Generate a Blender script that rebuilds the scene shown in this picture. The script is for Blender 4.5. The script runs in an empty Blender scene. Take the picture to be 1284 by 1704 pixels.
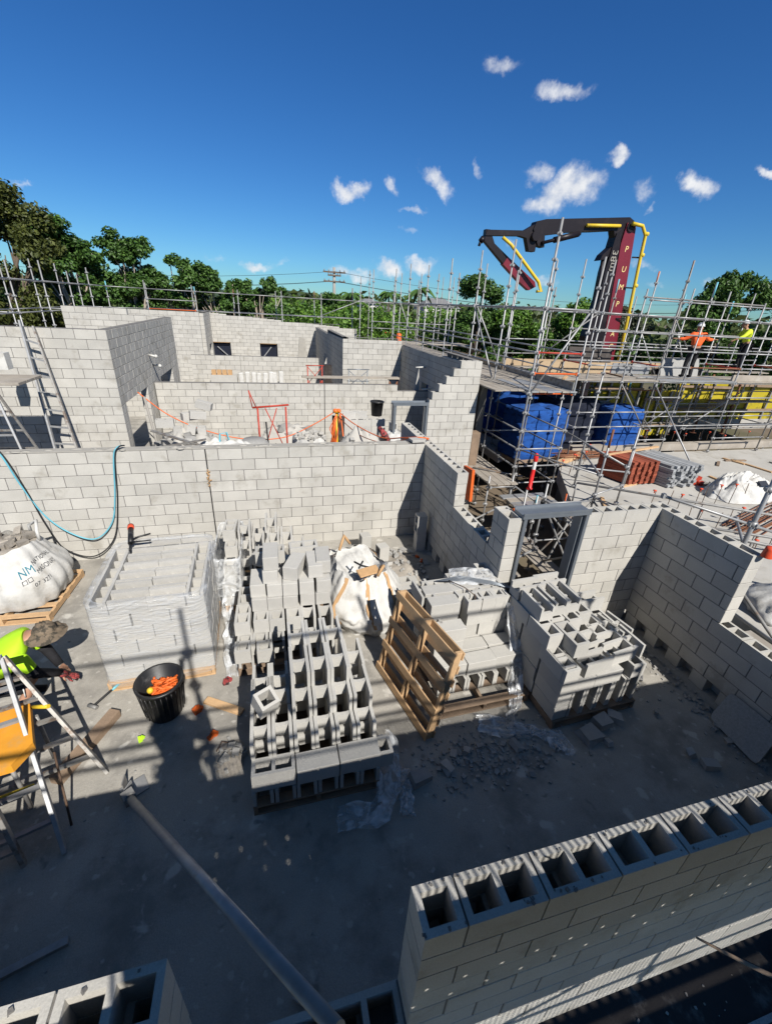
import bpy, bmesh, math, random
import numpy as np
from mathutils import Vector, Matrix, noise as mnoise
V=Vector; PI=math.pi
sc=bpy.context.scene; COL=sc.collection
random.seed(7)

# ------------------------------------------------------------------ camera
cam=bpy.data.cameras.new('camera'); camo=bpy.data.objects.new('camera',cam); COL.objects.link(camo)
cam.sensor_fit='VERTICAL'; cam.sensor_height=24.0; cam.lens=708.787/1704*24.0
cam.clip_start=.03; cam.clip_end=6000
_r=V((.96720111,-.24849568,.05264889)); _u=V((.06265084,.43424119,.8986153)); _f=V((.24616433,.86584322,-.43556702))
CAM=V((-2.86451984,-7.55945924,4.37403650))
mw=Matrix.Identity(4)
for i in range(3): mw[i][0]=_r[i]; mw[i][1]=_u[i]; mw[i][2]=-_f[i]; mw[i][3]=CAM[i]
camo.matrix_world=mw; sc.camera=camo

# ------------------------------------------------------------------ light and sky
SUND=V((-.31,1.08,-1.0)).normalized()               # travel direction of the sunlight
elev=math.asin(-SUND.z); az=math.atan2(-SUND.x,-SUND.y)   # azimuth of the sun from +Y towards +X
sl=bpy.data.lights.new('sun','SUN'); sl.energy=5.0; sl.angle=math.radians(.53); sl.color=(1,.955,.88)
so=bpy.data.objects.new('sun',sl); COL.objects.link(so); so.location=(5,-20,30)
so.rotation_euler=SUND.to_track_quat('-Z','Y').to_euler()
w=bpy.data.worlds.new('World'); sc.world=w; w.use_nodes=True
nt=w.node_tree; N=nt.nodes; L=nt.links
for n in list(N): N.remove(n)
def nd(t,**k):
    n=N.new(t)
    for a,b in k.items(): setattr(n,a,b)
    return n
sky=nd('ShaderNodeTexSky',sky_type='NISHITA'); sky.sun_disc=False; sky.sun_elevation=elev; sky.sun_rotation=az
sky.air_density=1.0; sky.dust_density=0.0; sky.ozone_density=1.5; sky.altitude=100
tc=nd('ShaderNodeTexCoord')
nz=nd('ShaderNodeTexNoise'); nz.inputs['Scale'].default_value=11; nz.inputs['Detail'].default_value=7; nz.inputs['Roughness'].default_value=.62
L.new(tc.outputs['Generated'],nz.inputs['Vector'])
wsub=nd('ShaderNodeVectorMath',operation='SUBTRACT'); L.new(nz.outputs['Color'],wsub.inputs[0]); wsub.inputs[1].default_value=(.5,.5,.5)
wsc=nd('ShaderNodeVectorMath',operation='SCALE'); wsc.inputs['Scale'].default_value=.085; L.new(wsub.outputs[0],wsc.inputs[0])
wad=nd('ShaderNodeVectorMath',operation='ADD'); L.new(tc.outputs['Generated'],wad.inputs[0]); L.new(wsc.outputs[0],wad.inputs[1])
# clouds: (azimuth deg from +Y to +X, elevation deg, half width deg, half height deg, tilt deg, density)
CLOUDS=[(24.54, 20.65, 2.48, 0.93, -0.7, 0.62), (31.03, 18.65, 2.65, 0.98, 7.5, 0.62), (10.2, 11.16, 2.69, 1.02, 3.8, 0.85), (14.99, 11.28, 1.16, 0.77, -17.2, 0.6), (19.31, 12.67, 2.51, 1.09, -28.1, 0.8), (23.77, 13.21, 0.61, 1.08, 20.8, 0.45), (17.27, 9.33, 2.11, 0.54, 2.5, 0.6), (16.59, 7.64, 1.08, 0.45, 2.7, 0.3), (32.77, 11.41, 3.83, 2.02, 19.4, 0.95), (29.7, 13.13, 1.76, 1.21, -0.5, 0.6), (30.83, 10.68, 2.28, 1.14, -0.0, 0.8), (36.82, 14.31, 1.48, 0.78, -2.7, 0.8), (40.1, 11.24, 1.89, 1.37, -22.1, 0.4), (44.73, 11.7, 1.62, 1.22, -23.4, 0.8), (41.08, 9.7, 0.84, 0.46, -1.5, 0.5), (49.38, 11.94, 1.28, 0.54, -29.7, 0.75), (-0.32, 3.41, 2.1, 0.77, 4.0, 0.75), (10.21, 3.35, 3.15, 0.86, 3.3, 0.6), (14.06, 3.87, 2.1, 0.91, -7.0, 0.85), (17.89, 4.49, 2.36, 0.91, 2.7, 0.8), (-4.72, 3.83, 2.11, 0.4, -0.5, 0.22), (-20.43, 8.19, 0.97, 0.41, -0.8, 0.45), (32.31, 3.57, 1.92, 0.72, 2.0, 0.5), (41.35, 4.94, 2.22, 0.67, 0.9, 0.4), (48.66, 4.15, 1.16, 0.7, 0.8, 0.6), (-5.01, 6.49, 0.84, 0.32, 5.4, 0.15), (-13.53, 5.51, 1.27, 0.31, 6.3, 0.2), (28.32, 7.47, 1.28, 0.56, 1.2, 0.3), (2.34, 3.83, 1.74, 0.41, 3.9, 0.3), (43.55, 3.07, 1.64, 0.46, 1.7, 0.3)]
prev=None
for (a,e,hw,hh,tl,op) in CLOUDS:
    a=math.radians(a); e=math.radians(e); tl=math.radians(tl)
    c=V((math.sin(a)*math.cos(e),math.cos(a)*math.cos(e),math.sin(e)))
    rr=V((math.cos(a),-math.sin(a),0)); uu=rr.cross(c)
    r2=(rr*math.cos(tl)+uu*math.sin(tl))/math.radians(hw); u2=(uu*math.cos(tl)-rr*math.sin(tl))/math.radians(hh)
    s=nd('ShaderNodeVectorMath',operation='SUBTRACT'); L.new(wad.outputs[0],s.inputs[0]); s.inputs[1].default_value=c
    d1=nd('ShaderNodeVectorMath',operation='DOT_PRODUCT'); L.new(s.outputs[0],d1.inputs[0]); d1.inputs[1].default_value=r2
    d2=nd('ShaderNodeVectorMath',operation='DOT_PRODUCT'); L.new(s.outputs[0],d2.inputs[0]); d2.inputs[1].default_value=u2
    cb=nd('ShaderNodeCombineXYZ'); L.new(d1.outputs['Value'],cb.inputs[0]); L.new(d2.outputs['Value'],cb.inputs[1])
    d3=nd('ShaderNodeVectorMath',operation='DOT_PRODUCT'); L.new(s.outputs[0],d3.inputs[0]); d3.inputs[1].default_value=c*6; L.new(d3.outputs['Value'],cb.inputs[2])
    ln=nd('ShaderNodeVectorMath',operation='LENGTH'); L.new(cb.outputs[0],ln.inputs[0])
    mr=nd('ShaderNodeMapRange',interpolation_type='SMOOTHSTEP'); L.new(ln.outputs['Value'],mr.inputs['Value'])
    mr.inputs['From Min'].default_value=1.25; mr.inputs['From Max'].default_value=.1; mr.inputs['To Min'].default_value=0; mr.inputs['To Max'].default_value=op
    if prev is None: prev=mr.outputs[0]
    else:
        mx=nd('ShaderNodeMath',operation='MAXIMUM'); L.new(prev,mx.inputs[0]); L.new(mr.outputs[0],mx.inputs[1]); prev=mx.outputs[0]
nz2=nd('ShaderNodeTexNoise'); nz2.inputs['Scale'].default_value=30; nz2.inputs['Detail'].default_value=8; nz2.inputs['Roughness'].default_value=.6
L.new(tc.outputs['Generated'],nz2.inputs['Vector'])
er=nd('ShaderNodeMapRange'); L.new(nz2.outputs['Fac'],er.inputs['Value']); er.inputs['From Min'].default_value=.3; er.inputs['From Max'].default_value=.68
er.inputs['To Min'].default_value=.35; er.inputs['To Max'].default_value=1.0
nc=nd('ShaderNodeMath',operation='SUBTRACT'); L.new(nz2.outputs['Fac'],nc.inputs[0]); nc.inputs[1].default_value=.5
gt=nd('ShaderNodeMath',operation='MULTIPLY'); L.new(prev,gt.inputs[0]); gt.inputs[1].default_value=5; gt.use_clamp=True
nm_=nd('ShaderNodeMath',operation='MULTIPLY'); L.new(nc.outputs[0],nm_.inputs[0]); L.new(gt.outputs[0],nm_.inputs[1])
ns=nd('ShaderNodeMath',operation='MULTIPLY_ADD'); L.new(nm_.outputs[0],ns.inputs[0]); ns.inputs[1].default_value=1.25; L.new(prev,ns.inputs[2])
cm=nd('ShaderNodeMapRange',interpolation_type='SMOOTHSTEP'); L.new(ns.outputs[0],cm.inputs['Value']); cm.inputs['From Min'].default_value=.10; cm.inputs['From Max'].default_value=1.02; cm.inputs['To Max'].default_value=1.0
cc=nd('ShaderNodeMix',data_type='RGBA'); L.new(er.outputs[0],cc.inputs[0]); cc.inputs[6].default_value=(7.6,8.3,9.6,1); cc.inputs[7].default_value=(12.6,12.7,12.9,1)
hs=nd('ShaderNodeHueSaturation'); hs.inputs['Saturation'].default_value=1.22; hs.inputs['Value'].default_value=1.0; L.new(sky.outputs[0],hs.inputs['Color'])
sx=nd('ShaderNodeSeparateXYZ'); L.new(tc.outputs['Generated'],sx.inputs[0])
zr=nd('ShaderNodeMapRange',interpolation_type='SMOOTHSTEP'); L.new(sx.outputs['Z'],zr.inputs['Value']); zr.inputs['From Min'].default_value=.40; zr.inputs['From Max'].default_value=.72
gm=nd('ShaderNodeMix',data_type='RGBA'); L.new(zr.outputs[0],gm.inputs[0]); gm.inputs[6].default_value=(.42,.83,1.29,1); gm.inputs[7].default_value=(1.02,.98,.92,1)
sg=nd('ShaderNodeVectorMath',operation='MULTIPLY'); L.new(hs.outputs[0],sg.inputs[0]); L.new(gm.outputs[2],sg.inputs[1])
mix=nd('ShaderNodeMix',data_type='RGBA'); L.new(cm.outputs[0],mix.inputs[0]); L.new(sg.outputs[0],mix.inputs[6]); L.new(cc.outputs[2],mix.inputs[7])
bg=nd('ShaderNodeBackground'); bg.inputs['Strength'].default_value=.05; L.new(mix.outputs[2],bg.inputs['Color'])
wo=nd('ShaderNodeOutputWorld'); L.new(bg.outputs[0],wo.inputs['Surface'])
sc.view_settings.view_transform='Standard'; sc.view_settings.look='None'; sc.view_settings.gamma=1; sc.view_settings.exposure=.56
sc.view_settings.use_curve_mapping=False

# ------------------------------------------------------------------ materials
def M(name,col,rough=.8,var=.12,scale=6,bump=.0,bscale=80,metal=0,island=0.,objr=0.,spec=.3,grain=0.,gscale=150,dirt=None,dscale=2.5,dth=(.5,.7),stretch=None,alpha=None):
    col=tuple(c*.72 for c in col); dirt=None if not dirt else tuple(c*.72 for c in dirt[:3])+tuple(dirt[3:])
    m=bpy.data.materials.new(name); m.use_nodes=True; t=m.node_tree; n=t.nodes; l=t.links
    p=n['Principled BSDF']; p.inputs['Roughness'].default_value=rough; p.inputs['Metallic'].default_value=metal
    p.inputs['Specular IOR Level'].default_value=spec
    tx=n.new('ShaderNodeTexCoord'); vec=tx.outputs['Object']
    if stretch:
        mp=n.new('ShaderNodeMapping'); mp.inputs['Scale'].default_value=stretch; l.new(vec,mp.inputs['Vector']); vec=mp.outputs[0]
    fac=None
    def addf(sock,amount):       # sock in 0..1 -> multiply value 1+-amount
        nonlocal fac
        r=n.new('ShaderNodeMapRange'); l.new(sock,r.inputs['Value']); r.inputs['To Min'].default_value=1-amount; r.inputs['To Max'].default_value=1+amount; r.clamp=False
        if fac is None: fac=r.outputs[0]
        else:
            k=n.new('ShaderNodeMath'); k.operation='MULTIPLY'; l.new(fac,k.inputs[0]); l.new(r.outputs[0],k.inputs[1]); fac=k.outputs[0]
    def noi(s,d=4,ro=.55):
        k=n.new('ShaderNodeTexNoise'); k.inputs['Scale'].default_value=s; k.inputs['Detail'].default_value=d; k.inputs['Roughness'].default_value=ro; l.new(vec,k.inputs['Vector']); return k
    if var: addf(noi(scale).outputs['Fac'],var*1.6)
    if grain: addf(noi(gscale,2,.7).outputs['Fac'],grain*1.8)
    if island: g=n.new('ShaderNodeNewGeometry'); addf(g.outputs['Random Per Island'],island)
    if objr: o=n.new('ShaderNodeObjectInfo'); addf(o.outputs['Random'],objr)
    rgb=n.new('ShaderNodeRGB'); rgb.outputs[0].default_value=(*col,1); c=rgb.outputs[0]
    if fac is not None:
        k=n.new('ShaderNodeVectorMath'); k.operation='SCALE'; l.new(c,k.inputs[0]); l.new(fac,k.inputs['Scale']); c=k.outputs[0]
    if dirt:
        q=noi(dscale,6,.65); r=n.new('ShaderNodeMapRange'); r.interpolation_type='SMOOTHSTEP'; l.new(q.outputs['Fac'],r.inputs['Value']); r.inputs['From Min'].default_value=dth[0]; r.inputs['From Max'].default_value=dth[1]
        r.inputs['To Max'].default_value=dirt[3] if len(dirt)>3 else .8
        k=n.new('ShaderNodeMix'); k.data_type='RGBA'; l.new(r.outputs[0],k.inputs[0]); l.new(c,k.inputs[6]); k.inputs[7].default_value=(*dirt[:3],1); c=k.outputs[2]
    l.new(c,p.inputs['Base Color'])
    if bump:
        b=n.new('ShaderNodeBump'); b.inputs['Strength'].default_value=bump; b.inputs['Distance'].default_value=.01
        l.new(noi(bscale,6,.65).outputs['Fac'],b.inputs['Height']); l.new(b.outputs[0],p.inputs['Normal'])
    m.diffuse_color=(*col,1)
    return m
def emitless(m): return m
MT={}
MT['block']=M('concrete_block',(.55,.53,.485),.92,.14,2.2,.22,75,island=.07,grain=.14,gscale=110,spec=.12,dirt=(.36,.335,.285,.62),dscale=1.9,dth=(.54,.68))
MT['lblock']=M('loose_block',(.55,.535,.50),.92,.08,5,.45,75,island=0,objr=.09,grain=.10,spec=.15,dirt=(.38,.37,.34,.45),dscale=6,dth=(.55,.75))
MT['mortar']=M('mortar',(.21,.20,.19),.95,.2,12,.3,120)
MT['render']=M('render_patch',(.42,.40,.36),.95,.15,4,.3,60)
MT['galv']=M('galvanised_steel',(.40,.40,.40),.5,.22,9,.05,90,metal=.45,island=.16,dirt=(.30,.20,.13,.5),dscale=3,dth=(.62,.72))
MT['galvd']=M('weathered_steel',(.30,.295,.285),.6,.25,9,.05,90,metal=.3,island=.2,dirt=(.22,.13,.08,.6),dscale=4,dth=(.55,.68))
MT['alu']=M('aluminium',(.40,.405,.41),.5,.2,14,.03,90,metal=.35,dirt=(.38,.36,.33,.6),dscale=9,dth=(.52,.66))
MT['aluold']=M('old_aluminium',(.40,.385,.36),.5,.2,14,.05,90,metal=.5,dirt=(.20,.13,.09,.7),dscale=9,dth=(.5,.62))
MT['red']=M('red_paint',(.50,.055,.03),.5,.2,20,dirt=(.25,.12,.08,.6),dscale=14,dth=(.5,.7))
MT['orange']=M('orange_paint',(.75,.14,.025),.5,.15,20,dirt=(.4,.2,.1,.5),dscale=14,dth=(.55,.75))
MT['plank']=M('scaffold_plank',(.40,.355,.30),.85,.25,2,.2,40,island=.22,stretch=(1,1,1),dirt=(.52,.49,.44,.6),dscale=3,dth=(.5,.7))
MT['splank']=M('steel_plank',(.46,.47,.48),.5,.15,6,.08,60,metal=.45,island=.15,dirt=(.33,.28,.22,.6),dscale=3,dth=(.5,.7))
MT['pine']=M('pine',(.66,.43,.235),.8,.22,5,.2,40,island=.18,stretch=(1,1,1),grain=.12,gscale=60,dirt=(.22,.13,.07,.5),dscale=5,dth=(.55,.75))
MT['oldpine']=M('weathered_timber',(.30,.215,.15),.85,.25,5,.2,40,island=.2,grain=.12,gscale=60)
MT['ply']=M('plywood',(.50,.37,.23),.75,.2,3,.1,40,island=.12,dirt=(.33,.24,.16,.5),dscale=3)
MT['formply']=M('form_ply',(.045,.035,.03),.6,.3,6,.1,50,dirt=(.12,.11,.10,.8),dscale=5,dth=(.5,.72))
MT['deck']=M('dirty_deck_ply',(.035,.03,.028),.8,.35,4,.2,50,dirt=(.20,.185,.165,.7),dscale=9,dth=(.56,.74))
MT['black']=M('black_plastic',(.016,.016,.017),.42,.3,8,.05,40,dirt=(.20,.19,.18,.5),dscale=12,dth=(.58,.75),spec=.5)
MT['rubber']=M('black_rubber',(.02,.02,.022),.6,.2,8)
MT['hose']=M('blue_hose',(.16,.50,.62),.4,.1,8)
MT['cord']=M('orange_cord',(.85,.17,.035),.5,.1,8)
MT['bagw']=M('white_woven_bag',(.66,.65,.62),.75,.16,5,.9,9,grain=.10,gscale=140,dirt=(.40,.365,.31,.65),dscale=3.5,dth=(.50,.70))
MT['tan']=M('tan_strap',(.55,.34,.17),.8,.15,20,.1,100)
MT['navy']=M('dark_print',(.03,.035,.05),.8,0)
MT['teal']=M('teal_print',(.02,.20,.28),.8,0)
MT['rubble']=M('mortar_rubble',(.36,.325,.28),.95,.3,7,.6,22,island=.2,grain=.15,gscale=70)
MT['stone']=M('broken_block',(.42,.41,.39),.95,.15,8,.4,60,objr=.15,island=.15)
MT['lime']=M('hi_vis_lime',(.55,.95,.03),.7,.08,8,.25,14)
MT['hiorange']=M('hi_vis_orange',(1.0,.15,.03),.7,.08,8,.25,14)
MT['hiyellow']=M('hi_vis_yellow',(.78,.92,.05),.7,.08,8,.25,14)
MT['dark']=M('dark_cloth',(.018,.018,.022),.85,.25,8,.3,25)
MT['camo']=M('camouflage_cloth',(.20,.155,.11),.85,.3,9,.5,18,dirt=(.05,.045,.035,.9),dscale=14,dth=(.48,.58))
MT['skin']=M('skin',(.48,.26,.17),.55,.1,12,.05,60)
MT['glove']=M('red_black_glove',(.40,.07,.07),.7,.2,12,.2,40,dirt=(.02,.02,.02,.95),dscale=10,dth=(.48,.56))
MT['helmet']=M('white_helmet',(.80,.80,.78),.3,.03,5)
MT['print']=M('white_print',(.78,.78,.76),.7,0)
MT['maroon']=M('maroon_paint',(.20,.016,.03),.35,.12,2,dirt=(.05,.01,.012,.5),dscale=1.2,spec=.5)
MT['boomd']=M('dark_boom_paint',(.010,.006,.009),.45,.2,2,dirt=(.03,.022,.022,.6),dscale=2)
MT['yellow']=M('yellow_paint',(.82,.58,.04),.45,.12,4,dirt=(.55,.40,.12,.6),dscale=4)
MT['gold']=M('gold_letter',(.90,.72,.30),.6,0)
MT['greyl']=M('grey_letter',(.35,.33,.29),.6,0)
MT['ytarp']=M('yellow_panel',(.50,.40,.02),.6,.25,1.2,.3,6,dirt=(.13,.11,.03,.85),dscale=1.3,dth=(.5,.65))  # olive blotches mix site dirt with deck shade put into the colour
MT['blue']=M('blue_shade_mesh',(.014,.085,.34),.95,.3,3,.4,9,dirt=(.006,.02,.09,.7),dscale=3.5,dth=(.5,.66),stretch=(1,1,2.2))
MT['bluedk']=M('mesh_and_window_dark',(.008,.012,.028),.8,.3,3,.3,9)  # dark mesh colour, also used as painted darkness in the far windows
MT['slab']=M('light_concrete',(.52,.50,.46),.9,.12,1.2,.15,40,grain=.06,dirt=(.36,.33,.28,.7),dscale=.9,dth=(.5,.66))
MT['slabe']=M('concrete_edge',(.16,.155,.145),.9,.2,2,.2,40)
MT['brick']=M('red_clay',(.30,.075,.04),.85,.2,12,.2,60,island=.25)
MT['tgrey']=M('grey_timber',(.34,.35,.36),.8,.2,4,.1,40,island=.25)
MT['steelblue']=M('zinc_frame',(.27,.30,.335),.42,.1,5,metal=.55)
MT['rust']=M('rusty_steel',(.23,.10,.055),.85,.3,15,.2,80,island=.25)
MT['rebar']=M('rebar',(.12,.075,.05),.8,.3,15)
MT['cap']=M('red_cap',(.80,.10,.04),.45,.05,5)
MT['bollard']=M('red_bollard',(.80,.03,.03),.4,.1,5)
MT['pail']=M('white_pail',(.70,.69,.65),.5,.1,8,dirt=(.45,.42,.38,.7),dscale=9)
MT['ogb']=M('orange_board',(.85,.37,.035),.6,.15,5,.1,50,dirt=(.55,.36,.16,.5),dscale=6,dth=(.5,.7),island=.1)
MT['granite']=M('grey_board',(.36,.355,.34),.7,.2,40,.2,120,grain=.25,gscale=200)
MT['bark']=M('pale_bark',(.50,.42,.34),.85,.25,4,.3,25)
MT['barkd']=M('dark_bark',(.16,.125,.095),.9,.3,4,.3,25)
def leafmat(name,a,b):
    m=bpy.data.materials.new(name); m.use_nodes=True; t=m.node_tree; n=t.nodes; l=t.links; p=n['Principled BSDF']
    g=n.new('ShaderNodeNewGeometry'); r=n.new('ShaderNodeMix'); r.data_type='RGBA'; l.new(g.outputs['Random Per Island'],r.inputs[0]); r.inputs[6].default_value=(*a,1); r.inputs[7].default_value=(*b,1)
    l.new(r.outputs[2],p.inputs['Base Color']); p.inputs['Roughness'].default_value=.5; p.inputs['Specular IOR Level'].default_value=.35
    tr=n.new('ShaderNodeBsdfTranslucent'); l.new(r.outputs[2],tr.inputs['Color']); ms=n.new('ShaderNodeMixShader'); ms.inputs[0].default_value=.25
    o=n['Material Output']; l.new(p.outputs[0],ms.inputs[1]); l.new(tr.outputs[0],ms.inputs[2]); l.new(ms.outputs[0],o.inputs['Surface']); return m
MT['leaf']=leafmat('leaf_dark_green',(.020,.054,.010),(.09,.175,.034))
MT['leafo']=leafmat('leaf_olive',(.024,.036,.008),(.10,.115,.026))
MT['leafb']=leafmat('leaf_bright',(.04,.105,.012),(.14,.25,.035))
MT['leaff']=leafmat('leaf_far',(.035,.06,.018),(.10,.13,.04))
MT['leafy']=leafmat('leaf_grey_green',(.035,.045,.025),(.09,.105,.06))
def film(name,op=.3,tint=(.8,.82,.84),scale=9,st=(1,1,1)):
    m=bpy.data.materials.new(name); m.use_nodes=True; t=m.node_tree; n=t.nodes; l=t.links; p=n['Principled BSDF']; o=n['Material Output']
    p.inputs['Base Color'].default_value=(*tint,1); p.inputs['Roughness'].default_value=.12; p.inputs['Specular IOR Level'].default_value=.75
    tx=n.new('ShaderNodeTexCoord'); mp=n.new('ShaderNodeMapping'); mp.inputs['Scale'].default_value=st; l.new(tx.outputs['Object'],mp.inputs[0])
    k=n.new('ShaderNodeTexNoise'); k.inputs['Scale'].default_value=scale; k.inputs['Detail'].default_value=5; k.inputs['Distortion'].default_value=1.2; l.new(mp.outputs[0],k.inputs['Vector'])
    b=n.new('ShaderNodeBump'); b.inputs['Strength'].default_value=.7; b.inputs['Distance'].default_value=.02; l.new(k.outputs['Fac'],b.inputs['Height']); l.new(b.outputs[0],p.inputs['Normal'])
    r=n.new('ShaderNodeMapRange'); l.new(k.outputs['Fac'],r.inputs['Value']); r.inputs['From Min'].default_value=.38; r.inputs['From Max'].default_value=.72; r.inputs['To Min'].default_value=op*.35; r.inputs['To Max'].default_value=min(.95,op*2.1)
    tr=n.new('ShaderNodeBsdfTransparent'); ms=n.new('ShaderNodeMixShader'); l.new(r.outputs[0],ms.inputs[0]); l.new(tr.outputs[0],ms.inputs[1]); l.new(p.outputs[0],ms.inputs[2]); l.new(ms.outputs[0],o.inputs['Surface'])
    m.diffuse_color=(*tint,.5); return m
MT['wrap']=film('shrink_wrap',.23,(.62,.64,.66),5,st=(1,1,6))  # noise stretched sideways puts glare streaks into the film's opacity
MT['sheet']=film('clear_plastic',.42,(.72,.74,.76),7)
# the dusty site slab
def groundmat():
    m=M('dusty_site_concrete',(.43,.405,.36),.95,.22,1.3,.6,38,grain=.16,gscale=90,dirt=(.26,.245,.22,.85),dscale=1.6,dth=(.45,.66))
    t=m.node_tree; n=t.nodes; l=t.links; p=n['Principled BSDF']; src=p.inputs['Base Color'].links[0].from_socket
    tx=n.new('ShaderNodeTexCoord'); q=n.new('ShaderNodeTexNoise'); q.inputs['Scale'].default_value=4.2; q.inputs['Detail'].default_value=5; q.inputs['Roughness'].default_value=.7; q.inputs['Distortion'].default_value=.6; l.new(tx.outputs['Object'],q.inputs['Vector'])
    r=n.new('ShaderNodeMapRange'); r.interpolation_type='SMOOTHSTEP'; l.new(q.outputs['Fac'],r.inputs['Value']); r.inputs['From Min'].default_value=.60; r.inputs['From Max'].default_value=.70; r.inputs['To Max'].default_value=.6
    k=n.new('ShaderNodeMix'); k.data_type='RGBA'; l.new(r.outputs[0],k.inputs[0]); l.new(src,k.inputs[6]); k.inputs[7].default_value=(.42,.40,.36,1); 
    c0=k.outputs[2]
    for (sc_,lo,hi,col,amt) in ((2.3,.19,.10,(.47,.45,.41),.75),(7.0,.20,.09,(.44,.42,.38),.6),(3.1,.16,.05,(.13,.125,.12),.7)):
        wn=n.new('ShaderNodeTexNoise'); wn.inputs['Scale'].default_value=sc_*2.2; wn.inputs['Detail'].default_value=4; l.new(tx.outputs['Object'],wn.inputs['Vector'])
        mm=n.new('ShaderNodeVectorMath'); mm.operation='MULTIPLY_ADD'; l.new(wn.outputs['Color'],mm.inputs[0]); mm.inputs[1].default_value=(.42/sc_*1.6,)*3; l.new(tx.outputs['Object'],mm.inputs[2])
        vo=n.new('ShaderNodeTexVoronoi'); vo.inputs['Scale'].default_value=sc_; l.new(mm.outputs[0],vo.inputs['Vector'])
        rr=n.new('ShaderNodeMapRange'); rr.interpolation_type='SMOOTHSTEP'; l.new(vo.outputs['Distance'],rr.inputs['Value']); rr.inputs['From Min'].default_value=lo; rr.inputs['From Max'].default_value=hi; rr.inputs['To Max'].default_value=amt
        kk=n.new('ShaderNodeMix'); kk.data_type='RGBA'; l.new(rr.outputs[0],kk.inputs[0]); l.new(c0,kk.inputs[6]); kk.inputs[7].default_value=(*col,1); c0=kk.outputs[2]
    l.new(c0,p.inputs['Base Color']); return m
MT['ground']=groundmat()
MT['earth']=M('earth',(.20,.155,.11),.95,.25,.15,.4,3,dirt=(.09,.10,.045,.8),dscale=.05,dth=(.45,.6))
MT['asphalt']=M('asphalt',(.06,.06,.062),.9,.2,1)
MT['hill']=M('hill_green',(.055,.085,.045),.95,.3,.02)
MT['house']=M('house_white',(.72,.70,.66),.8,.05,.3)
MT['roofg']=M('house_roof',(.20,.20,.21),.8,.1,.3)
MT['roofr']=M('house_roof_tile',(.35,.16,.10),.8,.1,.3)
MT['glass']=M('dark_glass',(.02,.03,.04),.1,0,spec=.8)
MT['carw']=M('car_paint',(.45,.47,.5),.3,.03,1,spec=.6)
MT['polec']=M('pole_timber',(.36,.34,.31),.85,.15,1)

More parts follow.
